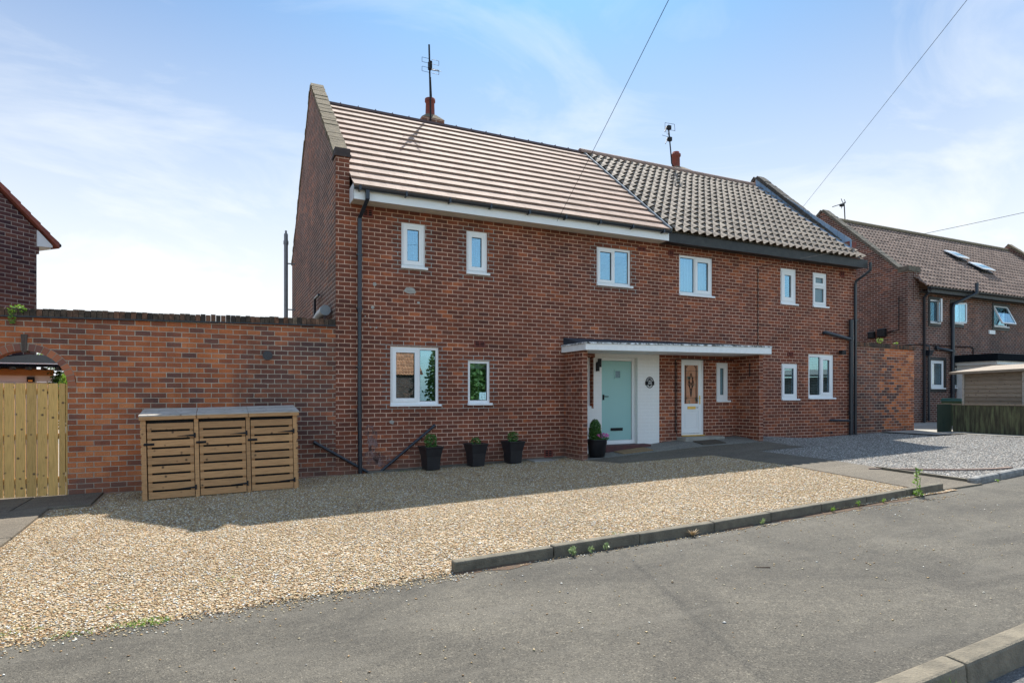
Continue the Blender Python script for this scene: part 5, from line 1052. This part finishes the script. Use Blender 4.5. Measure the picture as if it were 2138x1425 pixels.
for k in range(14): w.box(-6.5, -2.93, 14.80, 14.81+.004*(k % 2), -.2+k*.15, -.2+k*.15+.146)
w.box(-2.94, -2.93, 14.81, 15.8, -.2, 1.88); w.build('cladding', 'clad', sh)
w = MB(); w.box(-6.5, -2.90, 14.76, 14.795, 1.87, 1.99); w.build('timber_beam', 'pine', sh)
w = MB(); w.hexa([(-6.6,14.45,2.02),(-2.72,14.45,2.02),(-2.72,15.85,2.26),(-6.6,15.85,2.26),(-6.6,14.45,2.09),(-2.72,14.45,2.09),(-2.72,15.85,2.33),(-6.6,15.85,2.33)]); w.build('roof', 'felt', sh)
w = MB()
for k in range(16): w.box(-6.4+k*.24, -6.36+k*.24, 14.47, 14.76, 1.97, 2.02)
w.build('rafter_ends', 'blacktimber', sh)
w = MB(); w.box(-6.6, -2.72, 14.44, 14.449, 2.075, 2.095); w.build('roof_trim', 'white', sh)
w = MB(); bars(w, -4.6, -3.50, -.1, 1.72, 14.76, 14.80, .08); dfm = w.build('door_frame', 'white', sh); w = MB(); w.box(-4.52, -3.58, 14.775, 14.785, -.02, 1.64); w.build('pane', 'glass', dfm)
w = MB(); w.box(-3.31, -3.20, 14.72, 14.795, 1.74, 1.84); o = w.build('wall_light', 'blackmetal', loc=(-3.25, 14.78, 1.79)); tag(o, 'small black wall light on the white outbuilding behind the arch', 'wall light')
w = MB(); w.box(-3.29, -3.22, 14.715, 14.72, 1.75, 1.78); w.build('lens', 'brass', o)
def bush(name, label, loc, rad, n, size, mat='leaf', trunk=True, cat='bush', group=None):
    t = thing(name, label, cat, (loc[0], loc[1], H(loc[0], loc[1])), group)
    m = MB()
    for k in range(max(4, n//160)):
        c = (loc[0]+random.uniform(-.6, .6)*rad[0], loc[1]+random.uniform(-.6, .6)*rad[1], loc[2]+random.uniform(-.6, .6)*rad[2]); m.leaves(c, (rad[0]*.5, rad[1]*.5, rad[2]*.45), 160, size)
    m.build('crown', mat, t)
    if trunk:
        m = MB(); zb = H(loc[0], loc[1]); m.tube([(loc[0], loc[1], zb-.1), (loc[0]+.05, loc[1], (zb+loc[2])/2), (loc[0], loc[1], loc[2]+.2*rad[2])], [rad[0]*.07+.02, rad[0]*.05+.015, .015], 7)
        for k in range(5): a = k*1.3; m.tube([(loc[0]+.03, loc[1], loc[2]-rad[2]*.4), (loc[0]+math.cos(a)*rad[0]*.6, loc[1]+math.sin(a)*rad[1]*.6, loc[2]+rad[2]*.3)], [.02, .008], 5)
        m.build('trunk', 'bark', t)
    return t
bush('garden_bush', 'leafy bush beside the outbuilding seen through the arch', (-2.58, 15.0, 1.6), (.42, .4, .85), 4200, .08, 'leaf')
bush('garden_bush', 'sunlit bright bush just behind the right side of the arch', (-2.38, 13.9, 1.55), (.30, .3, .40), 2400, .06, 'leaf_bright')
bush('garden_bush', 'bush rising behind the black felt roof', (-2.95, 16.2, 2.35), (.5, .25, .35), 1800, .07, 'leaf_bright')

# ================================================================== RIGHT GARDEN WALL, FAR HOUSE, FENCE, SHEDS
rw = thing('garden_wall', 'brick garden wall closing the gap right of the pair, orange at its top and end', 'garden wall', (17.8, 11.8, H(17.8, 11.8)))
w = MB(); w.hexa([(XR+.001,FY+.02,-.3),(19.15,FY+.02,-.3),(19.15,FY+.25,-.3),(XR+.001,FY+.25,-.3),(XR+.001,FY+.02,2.90),(19.15,FY+.02,2.85),(19.15,FY+.25,2.85),(XR+.001,FY+.25,2.90)]); w.build('wall', 'garden_right', rw)
w = MB(); x = XR+.01
while x < 19.15: w.box(x, x+.073, FY-.01, FY+.27, 2.905-(x-XR)*.018, 3.02-(x-XR)*.018+random.uniform(-.01, .01)); x += .08
w.build('coping', capmat(), rw)
w = MB(); w.leaves((17.6, FY+.05, 3.10), (.12, .06, .09), 50, .05); w.leaves((18.3, FY+.05, 3.04), (.1, .06, .022), 30, .05); plant('wall_fern', 'yellow green weeds on top of the right hand garden wall', (17.6, FY, 3.03), [('foliage', w, 'leaf_bright')], 'plant')

hf = thing('neighbouring_house', 'brick house with pantile roof and open skylights beyond the right garden wall', 'house', (29, 14.2, H(29, 14.2)))
FX0, FX1, FYf, FRY, FRZ, FEY, FEZ = 22.66, 36.6, 14.2, 17.75, 8.83, 13.82, 5.46
WF = [(23.95, 24.5, 4.16, 5.06), (25.3, 25.95, 4.20, 5.02), (28.1, 29.1, 4.22, 5.08), (23.98, 24.82, 1.72, 2.80), (25.36, 25.9, 1.74, 2.56)]
w = MB(); wall_panel(w, FX0+.3, FX1-.3, -.3, 5.42, FYf, WF); w.build('front_wall', 'far', hf)
w = MB(); w.prism_x([(FYf, -.3), (21.3, -.3), (21.3, 6.0), (FRY, 9.12), (FYf+.35, 6.1), (FYf, 6.1)][::-1], FX0, FX0+.3); w.box(FX0+.3, FX0+.62, FYf-.02, FYf+.25, 5.0, 6.0); w.build('gable_wall', 'far', hf); w = MB(); w.prism_x([(FYf, -.3), (21.3, -.3), (21.3, 6.0), (FRY, 9.12), (FYf+.35, 6.1), (FYf, 6.1)][::-1], FX1-.3, FX1); w.build('gable_wall', 'far', hf)
w = MB(); FC = plain('far_coping', (.17, .145, .11), (.08, .07, .055), .95, 9, .6, 50); coping_slope(w, FX0-.04, FX0+.32, FYf+.35, 6.1, FRY, 9.12, .09, 50); coping_slope(w, FX0-.04, FX0+.32, FRY, 9.12, 21.3, 6.0, .09, 50); w.box(FX0-.03, FX0+.66, FYf-.05, FYf+.36, 6.005, 6.19); w.build('gable_coping', FC, hf); w = MB(); coping_slope(w, FX1-.32, FX1+.04, FYf+.35, 6.1, FRY, 9.12, .09, 30); w.build('gable_coping', 'coping', hf)
w = MB(); pantile_roof(w, FX0+.31, FX1-.31, FEY, FEZ, FRY, FRZ, 17, .215, .03, .03, 6); w.add([(FX0+.3,FRY,FRZ),(FX1-.3,FRY,FRZ),(FX1-.3,21.6,FRZ-3.3),(FX0+.3,21.6,FRZ-3.3)], [(0,1,2,3)]); w.vscale = 1.3; rf = w.build('roof', 'pantile_far', hf)
w = MB(); x = FX0+.35
while x < FX1-.4: pts = [(FRY+.13*math.cos(t*math.pi/6), FRZ+.13*math.sin(t*math.pi/6)) for t in range(7)]; w.prism_x([(FRY+.13, FRZ-.04)]+pts+[(FRY-.13, FRZ-.04)], x, min(x+.44, FX1-.35)); x += .45
w.build('ridge_tiles', 'coping', rf)
fs_ = (FRZ-FEZ)/(FRY-FEY); fn = Vector((0, -fs_, 1)).normalized(); fd = Vector((0, 1, fs_)).normalized()
def skylight(x0, x1, ya, yb, openz):
    P = lambda x, y_, h: tuple(Vector((x, y_, FEZ+(y_-FEY)*fs_))+fn*h)
    m = MB(); m.hexa([P(x0,ya,.0),P(x1,ya,.0),P(x1,yb,.0),P(x0,yb,.0),P(x0,ya,.08),P(x1,ya,.08),P(x1,yb,.08),P(x0,yb,.08)]); o = m.build('skylight', 'blacktimber', rf)
    m = MB(); m.hexa([P(x0,ya,.10+openz),P(x1,ya,.10+openz),P(x1,yb,.10),P(x0,yb,.10),P(x0,ya,.14+openz),P(x1,ya,.14+openz),P(x1,yb,.14),P(x0,yb,.14)]); m.build('sash', 'white', o)
    m = MB(); m.hexa([P(x0+.08,ya+.08,.141+openz*.9),P(x1-.08,ya+.08,.141+openz*.9),P(x1-.08,yb-.08,.141+openz*.1),P(x0+.08,yb-.08,.141+openz*.1),P(x0+.08,ya+.08,.146+openz*.9),P(x1-.08,ya+.08,.146+openz*.9),P(x1-.08,yb-.08,.146+openz*.1),P(x0+.08,yb-.08,.146+openz*.1)]); m.build('pane', 'glass', o)
skylight(28.6, 29.4, 15.9, 16.45, .08); skylight(29.1, 30.0, 15.2, 15.75, .08); skylight(33.8, 34.6, 15.3, 15.85, .08)
w = MB(); w.box(FX0+.62, FX1-.2, FEY+.05, FEY+.07, 5.24, FEZ-.01); w.box(FX0+.6, FX1-.2, FEY+.07, FYf, 5.26, 5.28); w.build('fascia', 'blacktimber', hf)
w = MB(); gutter(w, FX0+.6, FX1-.3, FEY, FEZ-.03, .06); w.build('gutter', 'black', hf)
window(hf, *WF[0], FYf, [(0, 1, 0, 1, 0)], trim=True); window(hf, *WF[1], FYf, [(0, 1, 0, 1, 0)], trim=True); window(hf, *WF[2], FYf, [(0, 1, 0, 1, 0)], trim=True)
window(hf, *WF[3], FYf, [(0, 1, 0, 1, .05)], trim=True); window(hf, *WF[4], FYf, [(0, 1, 0, 1, .03)], trim=True)
def open_sash(hinge, dirv, up, w_, h_):
    h0 = Vector(hinge); d = Vector(dirv).normalized()*w_; u_ = Vector(up).normalized()*h_; nrm_ = d.cross(u_).normalized()*.02; m = MB()
    for (a, b) in ((h0, h0+d), (h0+u_, h0+d+u_), (h0, h0+u_), (h0+d, h0+d+u_)): m.bar(a, b, .05, .05, up=tuple(nrm_.normalized()))
    o = m.build('open_sash', 'white', hf); m = MB(); e = .03; a = h0+d.normalized()*e+u_.normalized()*e; dd = d.normalized()*(w_-2*e); uu = u_.normalized()*(h_-2*e); n2 = nrm_.normalized()*.004
    m.hexa([a-n2, a+dd-n2, a+dd+n2, a+n2, a+uu-n2, a+dd+uu-n2, a+dd+uu+n2, a+uu+n2]); m.build('pane', 'glass', o)
open_sash((24.47, FYf-.03, 4.22), (-.72, -.60, 0), (0, 0, 1), .42, .80); open_sash((25.34, FYf-.05, 4.26), (.9, -.30, 0), (0, 0, 1), .52, .72); open_sash((28.12, FYf-.30, 4.36), (1, 0, 0), (0, .30, .66), .95, .76)
w = MB(); w.box(27.75, 28.15, FYf-.04, FYf, 3.93, 4.08); w.build('meter_box', 'white', hf)
w = MB(); w.tube([(23.42, FEY, 5.38), (23.42, FEY+.15, 5.2), (23.5, FYf-.07, 5.1), (23.5, FYf-.07, .4)], .045, 10); w.build('downpipe', 'black', hf)
w = MB(); w.tube([(26.0, FEY-.12, 5.75), (26.0, FEY-.12, 5.35), (25.25, FYf-.1, 4.95), (25.2, FYf-.1, 4.8), (25.2, FYf-.1, .5)], .065, 10); w.tube([(24.25, FYf-.03, 3.25), (24.25, FYf-.1, 3.25), (25.2, FYf-.1, 3.15)], .055, 10); w.tube([(24.25, FYf-.03, 3.25), (24.25, FYf-.12, 3.25)], .07, 10)
for z in (3.1, 1.6): w.tube([(25.2, FYf-.1, z), (25.2, FYf-.1, z+.1)], .08, 10)
w.build('soil_pipe', 'black', hf)
w = MB(); w.tube([(23.75, FYf-.08, .55), (23.75, FYf-.08, 3.0)], .04, 8); w.hexa([(23.68,FYf-.14,2.95),(23.82,FYf-.14,2.95),(23.82,FYf-.02,2.95),(23.68,FYf-.02,2.95),(23.62,FYf-.2,3.15),(23.88,FYf-.2,3.15),(23.88,FYf,3.15),(23.62,FYf,3.15)]); w.tube([(23.75, FYf-.1, 3.15), (23.75, FYf-.1, 3.3), (23.65, FYf-.03, 3.35)], .03, 8); w.build('waste_pipe', 'black', hf)
w = MB(); w.tube([(22.6, 16.2, 3.25), (22.6, 14.15, 3.3), (23.0, FYf-.03, 3.34), (26.6, FYf-.03, 3.36), (26.65, FYf-.03, 3.3), (26.65, FYf-.03, 2.4)], .018, 6); w.tube([(22.6, 14.5, 5.1), (22.6, 14.5, 3.9), (22.6, 15.1, 3.8)], .02, 6); w.build('cable', 'blackmetal', hf)
for (y_, z_, s_) in ((15.55, 3.78, .12), (15.15, 3.83, .15)):
    w = MB(); w.box(FX0-.12, FX0, y_-s_, y_+s_, z_-s_, z_+s_*1.1); w.hexa([(FX0-.16,y_-s_*.8,z_-s_*.8),(FX0-.12,y_-s_,z_-s_),(FX0-.12,y_+s_,z_-s_),(FX0-.16,y_+s_*.8,z_-s_*.8),(FX0-.16,y_-s_*.8,z_+s_*.7),(FX0-.12,y_-s_,z_+s_),(FX0-.12,y_+s_,z_+s_),(FX0-.16,y_+s_*.8,z_+s_*.7)]); w.build('vent_cowl', 'blackmetal', hf)
w = MB(); w.box(25.1, 25.75, 18.2, 18.8, 7.8, 8.75); ch = w.build('chimney', 'far', hf); w = MB(); w.hexa([(25.05,18.15,8.75),(25.8,18.15,8.75),(25.8,18.85,8.75),(25.05,18.85,8.75),(25.25,18.35,8.92),(25.6,18.35,8.92),(25.6,18.65,8.92),(25.25,18.65,8.92)]); w.build('flaunching', 'coping', ch)
w = MB(); w.lathe((25.3, 18.5, 8.90), [(.16, 0), (.15, .1), (.17, .12), (.17, .2), (.12, .2)], 14); w.build('chimney_pot', 'terracotta', ch)
a3 = thing('tv_aerial', 'single angled aerial on the far right house beside its gable peak', 'aerial', (24.2, 17.8, 8.8), 'rooftop television aerials')
w = MB(); w.tube([(24.30, 17.9, 8.7), (24.22, 17.9, 9.75)], .022, 8); w.build('mast', 'blackmetal', a3)
w = MB(); w.tube([(24.28, 17.9, 9.72), (23.1, 17.6, 9.32)], .017, 6); w.box(23.92, 24.06, 17.8, 17.9, 9.52, 9.62); w.build('boom', 'blackmetal', a3)
w = MB(); rods(w, [((23.96,17.85,9.85),(24.08,17.85,9.67)),((24.08,17.85,9.67),(23.98,17.85,9.43)),((24.02,17.75,9.8),(24.12,17.75,9.66))], .013); w.build('reflector', 'blackmetal', a3)
# far extension
ex = thing('flat_roofed_extension', 'low extension with black flat roof behind the timber shed', 'extension', (28, 13, H(28, 13)))
w = MB(); w.box(25.6, 31, 12.9, FYf-.01, -.2, 2.62); w.build('wall', 'clad', ex); w = MB(); w.box(25.3, 31.2, 12.65, FYf-.005, 2.74, 3.0); w.build('roof', 'felt', ex); w = MB(); w.box(25.45, 31.1, 12.75, FYf-.006, 2.62, 2.74); w.build('fascia', 'white_worn', ex)
# timber shed and fence
ts = thing('timber_shed', 'grey weathered slatted timber shed above the mossy fence', 'shed', (19.9, 8, H(19.9, 8)))
w = MB(); zb = .5
for k in range(14):
    z = zb+k*.118; w.add([(19.9,10.88,z),(19.9,4.5,z),(19.925,4.5,z+.122),(19.925,10.88,z+.122),(19.95,10.88,z),(19.95,4.5,z)], [(0,1,2,3), (0,4,5,1)][:1]+[(4,0,3),])
w.box(19.96, 21.8, 10.84, 10.88, .5, 2.13); w.box(19.955, 19.97, 4.5, 10.88, .5, 2.13); w.build('slats', 'shedwood', ts)
for y_ in (10.86, 9.35, 7.6, 6.0): w = MB(); w.box(19.875, 19.9, y_-.045, y_, .5, 2.13); w.build('batten', 'pine_grey', ts)
w = MB(); w.hexa([(19.72,11.15,2.10),(19.72,4.3,2.26),(22,4.3,2.5),(22,11.15,2.35),(19.72,11.15,2.17),(19.72,4.3,2.33),(22,4.3,2.57),(22,11.15,2.42)]); w.build('roof', 'shedwood', ts)
fe = thing('garden_fence', 'low mossy board fence with green algae beside the grey drive', 'fence', (19.3, 8, H(19.3, 8)))
w = MB(); y_ = 10.80
while y_ > 4.0: w.box(19.30-random.uniform(0, .012), 19.318, y_-.115, y_, .36, 1.20+random.uniform(-.004, .004)); y_ -= .12
w.build('boards', 'algae', fe); w = MB(); w.box(19.27, 19.335, 4, 10.82, 1.21, 1.24); w.build('capping_rail', 'shedwood', fe)
gb = thing('green_gate', 'dark green board gate at the end of the mossy fence', 'gate', (18.9, 10.9, H(18.9, 10.9)))
w = MB()
for k in range(6): w.box(18.63+k*.112, 18.74+k*.112, 10.83, 10.85, .42, 1.235)
w.build('boards', 'greenboard', gb); w = MB(); w.box(18.62, 19.31, 10.82, 10.86, 1.236, 1.25); w.build('capping_rail', 'shedwood', gb)
wb = thing('wheelie_bin', 'green wheelie bin just showing behind the mossy fence', 'bin', (21.6, 12.0, H(21.6, 12)))
w = MB(); w.hexa([(21.40,11.75,.5),(21.90,11.75,.5),(21.90,12.25,.5),(21.40,12.25,.5),(21.35,11.70,1.3),(21.95,11.70,1.3),(21.95,12.30,1.3),(21.35,12.30,1.3)]); w.build('body', 'bingreen', wb); w = MB(); w.hexa([(21.32,11.67,1.302),(21.98,11.67,1.302),(21.98,12.33,1.302),(21.32,12.33,1.302),(21.40,11.72,1.37),(21.90,11.72,1.37),(21.90,12.30,1.40),(21.40,12.30,1.40)]); w.build('lid', 'bingreen', wb)

# ================================================================== ACROSS THE ROAD (seen mirrored in the panes)
bo = thing('bungalow', 'brick bungalow with orange pantile roof across the road, mirrored in the window panes', 'bungalow', (9, -20, 0))
w = MB(); wall_panel(w, 3, 13.2, -.3, 3.1, -20, []); w.prism_x([(-27, -.3), (-20, -.3), (-20, 3.1), (-23.5, 6.2), (-27, 3.1)], 3, 3.25); w.prism_x([(-27, -.3), (-20, -.3), (-20, 3.1), (-23.5, 6.2), (-27, 3.1)], 12.95, 13.2); w.build('wall', 'far', bo)
w = MB(); w.v = []; pantile_roof(w, 2.8, 13.4, 0, 0, 3.9, 3.5, 15, .22, .03, .03, 4); w.v = [(v[0], -19.6-v[1], 2.95+v[2]) for v in w.v]; w.f = [f[::-1] for f in w.f]; w.vscale = 1.3; w.build('roof', 'pantile_orange', bo)
w = MB(); bars(w, 10.9, 12.0, 1.2, 2.3, -20.0, -19.95, .08); o = w.build('window', 'white', bo); w = MB(); w.box(10.98, 11.92, -19.99, -19.98, 1.28, 2.22); w.build('pane', 'blackmetal', o)
for (x, y, z, rx, rz, lb) in ((15.4, -18.5, 2.9, 1.9, 2.8, 'broad leafy tree across the road beside the bungalow'), (18.8, -19, 3.4, 2.2, 2.4, 'round leafy tree across the road, second from the bungalow'), (27, -20, 4.0, 3.2, 3.4, 'large leafy tree across the road, mirrored in the upper middle windows'), (36, -22, 4.5, 3.5, 3.5, 'farthest leafy tree across the road')):
    bush('tree', lb, (x, y, z), (rx, rx, rz), 11000, .32, 'leaf_sunlit', True, 'tree', 'trees across the road')
m = MB(); x = 15.5
while x < 24: m.box(x, x+.11, -14.02, -14.0, -.1, 1.7); x += .13
tag(m.build('picket_fence', 'white_worn', loc=(15.5, -14, 0)), 'white paling fence across the road, mirrored in the small lower window', 'fence')
for o in bpy.data.objects:
    if '_w' in o: del o['_w']
